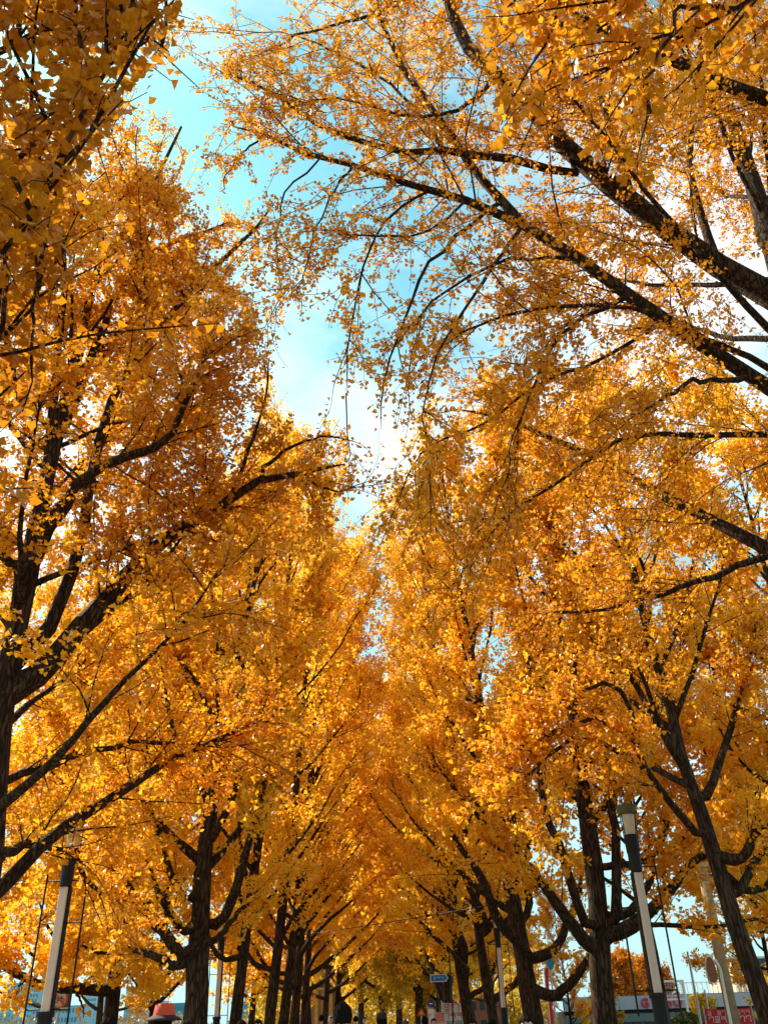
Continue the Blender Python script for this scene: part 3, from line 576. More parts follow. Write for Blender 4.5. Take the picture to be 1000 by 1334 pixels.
for i, (px, Y, r, sd) in enumerate([(648, 31, 0.20, 101), (617, 37, 0.27, 102)]):
    X = ground_x(px, Y)
    make_tree('ginkgo_tree', ['upright ginkgo directly beside the slim distant lamp post', 'ginkgo with fanned-out low limbs standing beside the printed banners'][i], ROW, up_trunk(X, Y, 19 + i, (-1.7, 0), sd), (r, 0.03), [
        [dict(z=2.0, p=[(664, 1288, 31), (675, 1275, 31), (688, 1264, 31)], w=(9, 7)), dict(z=2.6, p=[(608, 1265, 36.5), (590, 1245, 36), (572, 1226, 35.6), (542, 1197, 35), (510, 1180, 34)], w=(8, 3))][i],
        [dict(z=4.0, p=[(635, 1210, 30.6), (618, 1170, 30), (600, 1135, 29.6), (590, 1120, 29)], w=(12, 4)), dict(z=3.2, p=[(606, 1238, 36.6), (590, 1195, 36), (572, 1160, 35.5), (555, 1140, 35)], w=(9, 3))][i],
        [dict(z=4.2, p=[(660, 1200, 31), (670, 1160, 31), (680, 1110, 31)], w=(9, 4)), dict(z=2.2, p=[(628, 1288, 37), (640, 1270, 37), (646, 1250, 37)], w=(8, 4))][i]],
        sd, n_limb=34, h0=3.4, reach=5.2, top_len=2.6, l2len=(0.45, 0.30), l2ang=(0.35, 0.85), bend2=0.02, el0=40, el1=30, prr=0.8, tw=0.5, l2=2.9, l3=4.2, size=0.12, spur=0.125, tone=(0.64, 0.15), wood3=False)
# far trees: two patterns copied along both rows
FAR = 'far ginkgo trees closing the end of the walkway'
fa = make_tree('ginkgo_tree', 'distant yellow ginkgo in the line closing the walkway view', FAR, up_trunk(ground_x(392, 42), 42, 18, (1.0, 0), seed=111), (0.2, 0.03), [], 111, n_limb=38, h0=2.3, reach=5.2, top_len=2.6, l2len=(0.45, 0.30), l2ang=(0.35, 0.85), bend2=-0.04, el0=22, el1=42, tw=0.5, l2=2.8, l3=4.0, size=0.14, spur=0.11, tone=(0.72, 0.14), wood3=False, gap=None, under=False)
fb = make_tree('ginkgo_tree', 'distant yellow ginkgo in the line closing the walkway view', FAR, up_trunk(ground_x(590, 45), 45, 18, (-1.0, 0), seed=112), (0.2, 0.03), [], 112, n_limb=38, h0=2.3, reach=5.2, top_len=2.6, l2len=(0.45, 0.30), l2ang=(0.35, 0.85), bend2=-0.04, el0=22, el1=42, tw=0.5, l2=2.8, l3=4.0, size=0.14, spur=0.11, tone=(0.66, 0.14), wood3=False, gap=None, under=False)
rg = np.random.default_rng(7)
for i, (px, Y) in enumerate([(380, 37), (405, 48), (420, 55), (580, 52), (570, 60), (556, 68), (436, 64), (446, 74), (325, 52), (612, 62), (640, 70)]):
    copy_tree((fa, fb)[i % 2], (ground_x(px, Y), Y, 0), rg.uniform(-0.5, 0.5), rg.uniform(0.92, 1.1), 'distant yellow ginkgo in the line closing the walkway view', FAR)
fc = make_tree('ginkgo_tree', 'weeping olive-yellow tree at the far end of the walkway', 'olive trees beyond the walkway end', up_trunk(ground_x(545, 58), 58, 12.5, (0.3, 0), seed=121), (0.3, 0.04), [], 121, n_limb=30, h0=2.4, reach=5.5, l2=3.2, l3=4.2, tw=1.0, size=0.19, spur=0.14, tone=(0.45, 0.2), wood3=False, gap=None, under=False, mt=OLIVE, droop=-0.22)
for px, Y, s in [(500, 66, 1.0), (520, 80, 1.1), (470, 85, 1.1)]:
    copy_tree(fc, (ground_x(px, Y), Y, 0), px * 1.0, s, 'weeping olive-yellow tree at the far end of the walkway', 'olive trees beyond the walkway end')
# outer ginkgos left and right of the rows
for i, (X, Y, s, lab) in enumerate([(-13.5, 27, 0.85, 'bright yellow ginkgo beyond the lamp post on the river side'), (-13, 36, 0.85, 'bright yellow ginkgo of the outer line, further along the river side'), (-14, 46, 0.85, 'bright yellow ginkgo of the outer line, further along the river side'),
        (10.2, 21, 0.95, 'orange ginkgo behind the leaning trunk, on the street side')]):
    copy_tree((fa, fb)[i % 2], (X, Y, 0), 1.3 * i, s, lab, 'ginkgo trees on the outer side')
fd = make_tree('ginkgo_tree', 'amber ginkgo with high lower limbs behind the lamp post and stout ginkgo', 'ginkgo trees on the outer side', up_trunk(7.7, 29, 13, seed=141), (0.2, 0.03), [], 141, n_limb=28, h0=4.3, reach=4.6, top_len=2.0, l2len=(0.45, 0.30), l2ang=(0.35, 0.85), bend2=0.02, tw=0.5, l2=2.8, l3=4.2, size=0.125, spur=0.11, tone=(0.42, 0.16), wood3=False, gap=None)
copy_tree(fd, (10.4, 26, 0), 2.1, 0.97, 'amber ginkgo with high lower limbs behind the leaning trunk and utility pole', 'ginkgo trees on the outer side')
copy_tree(fa, (-7.9, 31, 0), 0.9, 0.8, 'yellow ginkgo seen under the low limbs of the thick-trunked tree', 'ginkgo trees on the outer side')
fr = make_tree('autumn_tree', 'rounded orange autumn tree rising behind the flat shop roof', None, up_trunk(ground_x(815, 72), 72, 4.2, seed=131), (0.2, 0.05), [], 131, n_limb=22, h0=1.5, reach=2.2, l2=4, l3=5, size=0.2, spur=0.14, tone=(0.5, 0.2), wood3=False, gap=None, under=False, mt=RUST)
copy_tree(fr, (ground_x(850, 76), 76, 0), 2.0, 0.95, 'thin reddish autumn tree behind the shop, next to the rounded orange one', None)
copy_tree(fb, (ground_x(745, 44), 44, 0), 0.7, 0.36, 'low golden tree seen between the stout trunk and the wide-forking one', None)
copy_tree(fb, (ground_x(1010, 32), 32, 0), 2.7, 0.55, 'low golden tree behind the utility pole, past the red banner', None)
copy_tree(fc, (ground_x(790, 50), 50, 0), 2.7, 0.22, 'small golden shrub-like tree at the stout trunk foot', None)
print('TRIANGLES', TRI[0])

# ------------------------------------------------------------------ things of the street
def zat(px, py, Y): return px2w(px, py, Y)[2]
def xat(px, Y, py=1330): return px2w(px, py, Y)[0]
class MB:
    """collects bevelled boxes, tubes and prisms into one mesh"""
    def __init__(s): s.bm = bmesh.new()
    def box(s, c, d, bev=0.0, rz=0.0):
        r = bmesh.ops.create_cube(s.bm, size=1.0); vs = r['verts']
        bmesh.ops.scale(s.bm, vec=d, verts=vs)
        if bev:
            es = list({e for v in vs for e in v.link_edges})
            vs = bmesh.ops.bevel(s.bm, geom=es, offset=bev, segments=1, affect='EDGES', clamp_overlap=True)['verts']
        if rz: bmesh.ops.rotate(s.bm, cent=(0, 0, 0), matrix=Matrix.Rotation(rz, 3, 'Z'), verts=vs)
        bmesh.ops.translate(s.bm, vec=c, verts=vs); return s
    def cyl(s, a, b, r0, r1=None, n=10, cap=True):
        a, b = Vector(a), Vector(b); d = b - a; r1 = r0 if r1 is None else r1
        r = bmesh.ops.create_cone(s.bm, cap_ends=cap, segments=n, radius1=r0, radius2=r1, depth=d.length)
        mt = d.to_track_quat('Z', 'Y').to_matrix().to_4x4(); mt.translation = (a + b) / 2
        bmesh.ops.transform(s.bm, matrix=mt, verts=r['verts']); return s
    def prism(s, pts, y0, y1):
        """outline in x,z extruded along y"""
        f = [s.bm.verts.new((x, y0, z)) for x, z in pts]; b = [s.bm.verts.new((x, y1, z)) for x, z in pts]
        n = len(pts); s.bm.faces.new(f); s.bm.faces.new(b[::-1])
        for i in range(n): s.bm.faces.new((f[i], b[i], b[(i + 1) % n], f[(i + 1) % n]))
        return s
    def build(s, name, mt, parent=None, loc=None, smooth=False):
        bmesh.ops.recalc_face_normals(s.bm, faces=s.bm.faces)
        me = bpy.data.meshes.new(name); s.bm.to_mesh(me); s.bm.free(); me.materials.append(mt)
        if smooth: me.polygons.foreach_set('use_smooth', np.ones(len(me.polygons), bool))
        return link(name, me, parent, loc)
def thing(name, label, cat, loc, rz=0, group=None):
    e = bpy.data.objects.new(name, None); col.objects.link(e); e.location = loc; e.rotation_euler = (0, 0, rz); e.empty_display_size = 0.3
    return tag(e, label, cat, group)
BLACK = pmat('black_metal', (0.010, 0.008, 0.007), 0.5, metal=0.0, spec=0.25, var=0.2, bump=0.05)
OPAL = pmat('opal_panel', (0.66, 0.53, 0.43), 0.4, var=0.06, scale=3)
LGLASS = pmat('lantern_glass', (0.62, 0.50, 0.33), 0.25, var=0.1, scale=5)
WHITE = pmat('white_paint', (0.78, 0.78, 0.76), 0.5, var=0.06)
CONC = pmat('pole_concrete', (0.34, 0.25, 0.13), 0.9, var=0.25, scale=7, bump=0.25)
BLUE = pmat('sign_blue', (0.02, 0.20, 0.62), 0.4, var=0.05); NAVY = pmat('sign_navy', (0.02, 0.04, 0.25), 0.4, var=0.05)
CYANS = pmat('sign_cyan', (0.03, 0.30, 0.42), 0.4, var=0.08)
RED = pmat('banner_red', (0.62, 0.02, 0.05), 0.6, var=0.08, scale=4); PINK = pmat('banner_pink', (0.75, 0.42, 0.38), 0.7, var=0.08)
STEEL = pmat('galvanised_steel', (0.45, 0.45, 0.45), 0.4, metal=0.6, var=0.1)
GREENB = pmat('sign_olive', (0.09, 0.085, 0.025), 0.6, var=0.1)
ORANGE = pmat('print_orange', (0.85, 0.28, 0.03), 0.6, var=0.05)
DKRED = pmat('print_red', (0.45, 0.02, 0.03), 0.6, var=0.05)
SKINC = pmat('skin', (0.55, 0.34, 0.25), 0.55, var=0.06)

LZ = [zat(px_, py_, 14.0) for px_, py_ in ((856, 1299), (829, 1136), (822, 1088), (816, 1062), (813, 1050))]; print('lamp heights', LZ)
def lamp(label, px, Y, rz):
    X = xat(px, Y); t = thing('lamp_post', label, 'lamp post', (X, Y, 0), rz, 'lamp posts along the walkway')
    zb, zp, zc, zg, zt = LZ
    MB().box((0, 0, 0.06), (0.42, 0.42, 0.12), 0.02).cyl((0, 0, 0.10), (0, 0, zb), 0.115, 0.105, 14).build('pole', BLACK, t)
    MB().box((0, 0.045, (zb + zp) / 2), (0.16, 0.10, zp - zb), 0.012).build('panel_housing', BLACK, t)
    MB().box((0, -0.03, (zb + zp) / 2), (0.12, 0.045, zp - zb - 0.02), 0.01).build('light_panel', OPAL, t)
    MB().cyl((0, 0, zp), (0, 0, zc), 0.09, 0.105, 14).build('collar', BLACK, t)
    MB().cyl((0, 0, zb - 0.02), (0, 0, zb + 0.05), 0.125, 0.125, 14).build('panel_foot', BLACK, t)
    MB().cyl((0, 0, zc), (0, 0, zg), 0.075, 0.105, 14).build('lantern_glass', LGLASS, t)
    for k in range(4):
        a = k * math.pi / 2 + 0.5
        MB().cyl((0.12 * math.cos(a), 0.12 * math.sin(a), zc - 0.25), (0.145 * math.cos(a), 0.145 * math.sin(a), zg + 0.02), 0.009, n=5).build('lantern_rib', BLACK, t)
    MB().cyl((0, 0, zg), (0, 0, zt), 0.125, 0.165, 18).cyl((0, 0, zt), (0, 0, zt + 0.04), 0.14, 0.04, 18).build('cap', GREENB, t)
    for sx in (-1, 1):
        MB().cyl((sx * 0.32, 0.03, 1.55), (sx * 0.32, 0.03, zp + 0.18), 0.014, n=7).build('side_rod', BLACK, t)
        for z in (1.86, 2.95, zp + 0.08):
            MB().cyl((sx * 0.08, 0.03, z), (sx * 0.325, 0.03, z), 0.011, n=5).build('bracket', BLACK, t)
    return t
lamp('lamp post with tall pale light panel in front of the level limb', 58, 13.6, R(-6))
lamp('lamp post with tall pale light panel between the stout ginkgo and the leaning one', 862, 14.0, R(8))
lamp('slim lamp post seen close against the upright ginkgo trunk', 657, 29.5, R(5))
lamp('slim lamp post squeezed between the thick trunk and the slender straight one', 282, 29.5, R(-5))

# no-cycling sign
Y = 24; X = xat(78, Y, 1302); z = zat(78, 1302, Y)
t = thing('prohibition_sign', 'olive square sign with a red ring over a bicycle, behind the lamp post', 'sign', (X, Y, 0))
MB().cyl((0, 0.03, 0), (0, 0.03, z + 0.2), 0.03, n=8).build('post', STEEL, t)
MB().box((0, 0, z), (0.50, 0.02, 0.52), 0.006).build('plate', GREENB, t)
def ring(r0, r1, n=24):
    m_ = MB()
    for i in range(n):
        a, b = 2 * math.pi * i / n, 2 * math.pi * (i + 1) / n
        m_.prism([(r0 * math.cos(a), r0 * math.sin(a)), (r1 * math.cos(a), r1 * math.sin(a)), (r1 * math.cos(b), r1 * math.sin(b)), (r0 * math.cos(b), r0 * math.sin(b))], -0.006, 0.006)
    return m_
MB().cyl((0, -0.012, z), (0, -0.016, z), 0.19, n=24).build('disc', pmat('sign_cream', (0.55, 0.42, 0.25), 0.6), t)
rm = ring(0.165, 0.21); rm.prism([(-0.13, 0.10), (-0.10, 0.13), (0.13, -0.10), (0.10, -0.13)], -0.006, 0.006)
rm.build('red_ring', pmat('sign_red', (0.55, 0.06, 0.02), 0.5), t, loc=(0, -0.026, z))
b_ = MB()
for cx in (-0.075, 0.075):
    for i in range(12):
        a, b = 2 * math.pi * i / 12, 2 * math.pi * (i + 1) / 12
        b_.prism([(cx + 0.042 * math.cos(a), -0.03 + 0.042 * math.sin(a)), (cx + 0.054 * math.cos(a), -0.03 + 0.054 * math.sin(a)), (cx + 0.054 * math.cos(b), -0.03 + 0.054 * math.sin(b)), (cx + 0.042 * math.cos(b), -0.03 + 0.042 * math.sin(b))], -0.002, 0.002)
for p0, p1 in [((-0.075, -0.03), (-0.03, 0.045)), ((-0.03, 0.045), (0.05, 0.04)), ((0.05, 0.04), (0, -0.03)), ((0, -0.03), (-0.03, 0.06)), ((0.075, -0.03), (0.045, 0.07)), ((0, -0.03), (-0.075, -0.03))]:
    b_.cyl((p0[0], 0, p0[1]), (p1[0], 0, p1[1]), 0.006, n=4)
b_.build('bicycle_symbol', BLACK, t, loc=(0, -0.020, z))

# glyph-like print: blocks of strokes as on the hanging banners
def strokes(m_, x, z, s, rg_):
    """one block character made from a few bars"""
    k = rg_.randrange(4); h = s * 0.11
    def bar(x0, z0, x1, z1): m_.box(((x0 + x1) / 2, 0, (z0 + z1) / 2), (abs(x1 - x0) + h, 0.003, abs(z1 - z0) + h))
    L, T_, Rr, B = x - s * 0.38, z + s * 0.4, x + s * 0.1, z
    bar(L, T_, Rr, T_)
    if k != 1: bar(L, T_, L, B + s * 0.05)
    if k != 2: bar(L, B + s * 0.05, Rr, B + s * 0.05)
    if k in (0, 3): bar(Rr, T_, Rr, B + s * 0.05)
    bar(x + s * 0.32, z + s * 0.45, x + s * 0.32, z - s * (0.1 if k % 2 else 0.42))
    if k > 1: bar(x + s * 0.32, z + s * 0.18, x + s * 0.44, z + s * 0.18)
    if k % 2: bar(L, z - s * 0.22, Rr + s * 0.2, z - s * 0.22); bar(L, z - s * 0.22, L, z - s * 0.44); bar(L, z - s * 0.44, Rr + s * 0.2, z - s * 0.44)
def banner(name, label, px0, px1, py, Y, bottom, mt, rows, posts=True, cat='banner', group=None):
    x0, x1 = xat(px0, Y), xat(px1, Y); zt = zat((px0 + px1) / 2, py, Y); wd = x1 - x0
    t = thing(name, label, cat, ((x0 + x1) / 2, Y, 0), 0, group)
    m_ = MB(); nx = 16
    for i in range(nx):
        a, b = -wd / 2 + wd * i / nx, -wd / 2 + wd * (i + 1) / nx; sag = lambda x: -0.04 * (1 - (2 * x / wd) ** 2); w_ = lambda x: 0.012 * math.sin(7 * x)
        vs = [m_.bm.verts.new(v) for v in ((a, w_(a), bottom + sag(a)), (b, w_(b), bottom + sag(b)), (b, w_(b), zt + sag(b)), (a, w_(a), zt + sag(a)))]; m_.bm.faces.new(vs)
    bmesh.ops.remove_doubles(m_.bm, verts=m_.bm.verts, dist=1e-5); m_.build('cloth', mt, t)
    if posts:
        for sx in (-1, 1): MB().cyl((sx * (wd / 2 + 0.03), 0.02, 0), (sx * (wd / 2 + 0.03), 0.02, zt + 0.08), 0.022, n=7).build('post', STEEL, t)
    rg_ = random.Random(len(label))
    for zoff, s, cmt in rows:
        m_ = MB(); n = max(int(wd * 0.92 / (s * 1.02)), 1)
        for i in range(n):
            if rg_.random() < 0.14 and n > 4: continue
            strokes(m_, -wd * 0.46 + s * 0.55 + i * (wd * 0.92 - s) / max(n - 1, 1) if n > 1 else 0, zt - zoff, s, rg_)
        m_.build('lettering', cmt, t, loc=(0, -0.022, 0))
    return t
PNK2 = pmat('print_pale', (0.85, 0.72, 0.72), 0.6, var=0.05); WPRT = pmat('print_white', (0.85, 0.85, 0.85), 0.6, var=0.04); BPRT = pmat('print_blue', (0.05, 0.10, 0.22), 0.6, var=0.05)
banner('street_banner', 'red banner with white and orange print beside the utility pole', 920, 981, 1313.5, 35, 1.15, RED, [(0.14, 0.15, PNK2), (0.34, 0.20, WPRT), (0.57, 0.17, ORANGE)])
banner('street_banner', 'off-white banner with red and dark blue rows of print beside the fanned-out ginkgo', 577, 612, 1306, 44, 0.9, pmat('banner_white', (0.62, 0.60, 0.58), 0.7, var=0.08), [(0.20, 0.32, DKRED), (0.52, 0.25, DKRED), (0.84, 0.27, BPRT), (1.14, 0.25, BPRT)])
banner('street_banner', 'small pink banner with red print next to the round blue sign', 567, 579, 1318, 43, 0.9, PINK, [(0.14, 0.18, DKRED), (0.36, 0.18, DKRED), (0.58, 0.18, DKRED)])

# arrow sign on a thin pole
Y = 34; X = xat(590, Y); z = zat(575, 1274.5, Y)
t = thing('direction_sign', 'blue pointed street sign with white rim on a thin dark pole', 'sign', (X, Y, 0))
MB().cyl((0, 0, 0), (0, 0, zat(587, 1236, Y)), 0.032, 0.026, n=8).build('pole', BLACK, t)
ol = [(-0.72, -0.12), (-0.17, -0.12), (-0.08, 0), (-0.17, 0.12), (-0.72, 0.12)]
MB().prism(ol, -0.05, -0.03).build('plate', WHITE, t, loc=(0, 0, z))
MB().prism([(-0.695, -0.095), (-0.18, -0.095), (-0.11, 0), (-0.18, 0.095), (-0.695, 0.095)], -0.056, -0.0515).build('face', BLUE, t, loc=(0, 0, z))
m_ = MB(); rg_ = random.Random(4)
for i in range(3): strokes(m_, -0.56 + i * 0.13, 0.0, 0.075, rg_)
m_.build('lettering', WPRT, t, loc=(0, -0.060, z))
MB().box((-0.04, -0.02, z), (0.10, 0.05, 0.05)).build('clamp', BLACK, t)
# round blue sign, red triangle
Y = 45; X = xat(562, Y); z = zat(562, 1308, Y)
t = thing('traffic_sign', 'round navy traffic sign above a small white plate on a post', 'sign', (X, Y, 0))
MB().cyl((0, 0.03, 0), (0, 0.03, z + 0.15), 0.03, n=8).build('post', STEEL, t)
MB().cyl((0, 0.012, z), (0, -0.012, z), 0.16, n=24).build('disc', NAVY, t)
MB().box((0, -0.016, z), (0.16, 0.004, 0.035)).build('white_bar', WPRT, t)
MB().box((0, 0, z - 0.44), (0.26, 0.016, 0.44), 0.004).build('plate', WHITE, t)
m_ = MB(); rg_ = random.Random(9)
for i in range(2): strokes(m_, -0.06 + i * 0.12, 0, 0.10, rg_)
m_.build('lettering', BPRT, t, loc=(0, -0.014, z - 0.44))
Y = 46; X = xat(549, Y); z = zat(549, 1319, Y)
t = thing('warning_sign', 'red triangular warning sign with yellow face near the olive trees', 'sign', (X, Y, 0))
MB().cyl((0, 0.03, 0), (0, 0.03, z + 0.1), 0.03, n=8).build('post', STEEL, t)
MB().prism([(-0.22, -0.15), (0.22, -0.15), (0, 0.22)], -0.01, 0.01).build('plate', pmat('warn_red', (0.55, 0.03, 0.02), 0.5), t, loc=(0, 0, z))
MB().prism([(-0.13, -0.10), (0.13, -0.10), (0, 0.11)], -0.016, -0.012).build('face', pmat('warn_yellow', (0.75, 0.40, 0.04), 0.5), t, loc=(0, 0, z))
# blue diamond plate and red pennants on a pole
Y = 38; X = xat(724, Y); z = zat(723, 1256, Y)
t = thing('pennant_pole', 'pole with blue hexagonal plate and long red and white pennants between two trunks', 'banner', (X, Y, 0))
MB().cyl((0, 0.03, 0), (0, 0.03, z + 0.3), 0.035, 0.025, n=8).build('pole', STEEL, t)
MB().prism([(-0.16, 0), (-0.08, 0.2), (0.1, 0.2), (0.17, 0.02), (0.05, -0.2), (-0.06, -0.2)], -0.02, 0.01).build('plate', CYANS, t, loc=(0.03, 0, z))
for zz, hh, dx in ((zat(720, 1276, Y), 0.8, -0.19), (zat(722, 1318, Y), 1.1, -0.17)):
    MB().prism([(dx - 0.10, -hh / 2), (dx + 0.06, -hh / 2 - 0.06), (dx + 0.10, hh / 2), (dx - 0.06, hh / 2)], -0.006, 0.006).build('pennant', RED, t, loc=(0, 0, zz))
    MB().prism([(dx - 0.10, -hh / 2 + 0.02), (dx - 0.06, -hh / 2), (dx - 0.03, hh / 2 - 0.05), (dx - 0.06, hh / 2 - 0.05)], -0.012, -0.008).build('white_stripe', WPRT, t, loc=(0, 0, zz))

# utility pole with wires, road mirror
Y = 22; X = xat(955, Y)
t = thing('utility_pole', 'ochre concrete utility pole beside the leaning ginkgo', 'pole', (X, Y, 0))
MB().cyl((0, 0, 0), (0, 0, 4.9), 0.14, 0.115, n=16).build('shaft', CONC, t, smooth=True)
MB().cyl((0, 0, 4.55), (0, 0, 4.65), 0.135, n=16, cap=False).build('band', STEEL, t)
PX = X
for i, (h, e) in enumerate(((4.6, (X - 22, 46, 4.6)), (4.75, (X - 16, 60, 6.2)), (4.5, (X + 14, 40, 5.4)))):
    a, b = np.array((X, Y, h)), np.array(e, float); P = np.array([a + (b - a) * s + np.array([0, 0, -1.2 * s * (1 - s)]) for s in np.linspace(0, 1, 24)])
    V, Fq = tubes(P[None], np.full((1, 24), 0.011), 5)
    tag(link('overhead_wire', np_mesh('overhead_wire', V, Fq, BLACK, smooth=True)), ['thin dark wire running from the utility pole towards the wide-forking ginkgo', 'thin dark wire running from the utility pole over the shop roof', 'thin dark wire leaving the utility pole towards the street'][i], 'wire', 'overhead wires')
Y = 21; X = xat(951, Y)
t = thing('road_mirror', 'white curved pole carrying a brown-backed road mirror beside the utility pole', 'mirror', (X, Y, 0))
zt = zat(935, 1252, Y); P = smooth_line(A([[0, 0, 0], [0, 0, zt - 0.6], [0, 0, zt - 0.15], [-0.07, 0, zt + 0.02], [-0.18, 0, zt + 0.0]]), 20)
V, Fq = tubes(P[None], np.full((1, 20), 0.034), 8); link('pole', np_mesh('pole', V, Fq, WHITE, smooth=True), t)
el = [(0.095 * math.cos(a) * (1 if math.sin(a) > -0.3 else 1.08), 0.26 * max(math.sin(a), -0.85)) for a in np.linspace(0, 2 * math.pi, 28, endpoint=False)]
el2 = [(x * 1.18, z_ * 1.08) for x, z_ in el]
MB().prism(el2, 0.0, 0.05).build('rim', WHITE, t, loc=(-0.19, 0, zt - 0.18))
MB().prism(el, -0.045, -0.002).build('back', pmat('mirror_brown', (0.24, 0.09, 0.03), 0.4), t, loc=(-0.19, 0, zt - 0.18))
# thin poles and sign frame
for px, py, Y, lab in ((912, 1240, 30, 'thin grey pole standing alone before the flat shop'), (925, 1290, 36, 'short thin grey pole beside the red banner')):
    X = xat(px, Y); t = thing('thin_pole', lab, 'pole', (X, Y, 0), 0, 'thin poles before the shop')
    MB().cyl((0, 0, 0), (0, 0, zat(px - 18, py, Y)), 0.05, 0.03, n=9).build('shaft', STEEL, t); MB().cyl((0, 0, 0), (0, 0, 0.25), 0.08, 0.06, n=9).build('base', BLACK, t)
Y = 45; xa, xb = xat(868, Y), xat(898, Y); zt = zat(880, 1277, Y)
t = thing('signboard_frame', 'white steel frame holding a wire mesh panel before the flat shop', 'frame', ((xa + xb) / 2, Y, 0)); hw = (xb - xa) / 2
for sx in (-1, 1): MB().box((sx * hw, 0, zt / 2), (0.10, 0.08, zt), 0.008).build('upright', WHITE, t)
MB().box((0, 0, zt - 0.05), (2 * hw - 0.10, 0.07, 0.09), 0.008).build('top_rail', WHITE, t); MB().box((0, 0, zt - 0.78), (2 * hw - 0.10, 0.07, 0.08), 0.008).build('lower_rail', WHITE, t)
m_ = MB()
for i in range(1, 9): m_.cyl((-hw + 2 * hw * i / 9, 0, zt - 0.76), (-hw + 2 * hw * i / 9, 0, zt - 0.08), 0.008, n=4)
for i in range(1, 6): m_.cyl((-hw + 0.04, 0.012, zt - 0.76 + 0.115 * i), (hw - 0.04, 0.012, zt - 0.76 + 0.115 * i), 0.008, n=4)
m_.build('wire_mesh', STEEL, t)
# flat shop with red letters
Y = 60; xa, xb = xat(735, Y), xat(1060, Y); zt = zat(880, 1297, Y); zf = zat(880, 1314, Y); cx = (xa + xb) / 2; wd = xb - xa
t = thing('shop_building', 'long flat-roofed shop with pale grey fascia and red round letters', 'building', (cx, Y + 5, 0))
TEAL = pmat('teal_cladding', (0.10, 0.17, 0.15), 0.6, var=0.12, scale=2); FASC = pmat('fascia_grey', (0.33, 0.39, 0.44), 0.55, var=0.1, scale=1.5)
DGL = pmat('dark_glass', (0.02, 0.03, 0.035), 0.12, var=0.1)
MB().box((0, 0, zf / 2), (wd, 10, zf)).build('wall', pmat('shop_wall', (0.30, 0.33, 0.32), 0.8, var=0.12, scale=2), t)
MB().box((0, 0, zt + 0.02), (wd + 0.3, 10.9, 0.06)).build('roof', pmat('roof_grey', (0.2, 0.2, 0.2), 0.9), t)
npan = 9
for i in range(npan):
    MB().box((-wd / 2 + wd * (i + 0.5) / npan, -5.25, (zt + zf) / 2), (wd / npan - 0.02, 0.5, zt - zf), 0.01).build('fascia_panel', FASC, t)
MB().box((0, -5.12, zf - 0.10), (wd, 0.22, 0.17)).build('dark_trim', BLACK, t)
MB().box((0, -5.2, zf - 0.42), (wd, 0.5, 0.42)).build('awning', TEAL, t)
for i in range(8):
    xw = -wd / 2 + wd * (i + 0.5) / 8; w_ = link('window', box_mesh('window', wd / 8 - 0.14, 0.06, 1.7, DGL), t, (xw, -5.03, 0.25))
    MB().box((0, -0.05, 0.85), (0.05, 0.05, 1.66)).build('mullion', WHITE, w_)
LRED = pmat('letter_red', (0.50, 0.03, 0.06), 0.5, var=0.1)
for ch, px in (('G', 844), ('L', 859), ('S', 876), ('O', 887)):
    cu = bpy.data.curves.new('letter', 'FONT'); cu.body = ch; cu.size = 0.66; cu.extrude = 0.04; cu.offset = 0.022; cu.align_x = 'CENTER'
    tmp = bpy.data.objects.new('tmp', cu); col.objects.link(tmp); dg = bpy.context.evaluated_depsgraph_get(); me = bpy.data.meshes.new_from_object(tmp.evaluated_get(dg)); bpy.data.objects.remove(tmp)
    me.materials.clear(); me.materials.append(LRED); o = link('letter', me, t, (xat(px, Y - 0.6) - cx, -5.56, zf + 0.12)); o.rotation_euler = (R(90), 0, 0)
# roof terrace house behind
Y = 70; xa, xb = xat(898, Y), xat(1075, Y); cx = (xa + xb) / 2; wd = xb - xa; zr = zat(930, 1296, Y); zrail = zat(930, 1279, Y)
BEI = pmat('beige_render', (0.50, 0.38, 0.27), 0.85, var=0.15, scale=1.0)
t = thing('terrace_house', 'beige house with roof terrace railing and dark glass upper storey behind the shop', 'building', (cx, Y + 5, 0))
MB().box((0, 0.5, zr / 2), (wd, 9, zr)).build('wall', BEI, t)
for i in range(26):
    MB().box((-wd / 2 + wd * (i + 0.5) / 26, -3.95, (zr + zrail) / 2), (0.07, 0.05, zrail - zr - 0.04)).build('baluster', WHITE, t)
MB().box((0, -3.95, zrail), (wd, 0.09, 0.07)).build('handrail', WHITE, t)
xu = xat(990, Y) - cx; zu = zat(960, 1247, Y)
MB().box(((xu + wd / 2) / 2, 1.5, (zr + zu) / 2), (wd / 2 - xu, 6, zu - zr)).build('upper_wall', BEI, t)
MB().box(((xu + wd / 2) / 2, 1.5, zu + 0.08), (wd / 2 - xu + 0.4, 6.4, 0.14)).build('roof', STEEL, t)
for i in range(4):
    ww = (wd / 2 - xu) / 4; w_ = link('window', box_mesh('window', ww - 0.06, 0.08, (zu - zr) * 0.6, DGL), t, (xu + ww * (i + 0.5), -1.55, zr + (zu - zr) * 0.45))
    MB().box((ww * 0.1, -0.06, (zu - zr) * 0.26), (0.06, 0.05, (zu - zr) * 0.5)).build('mullion', WHITE, w_)
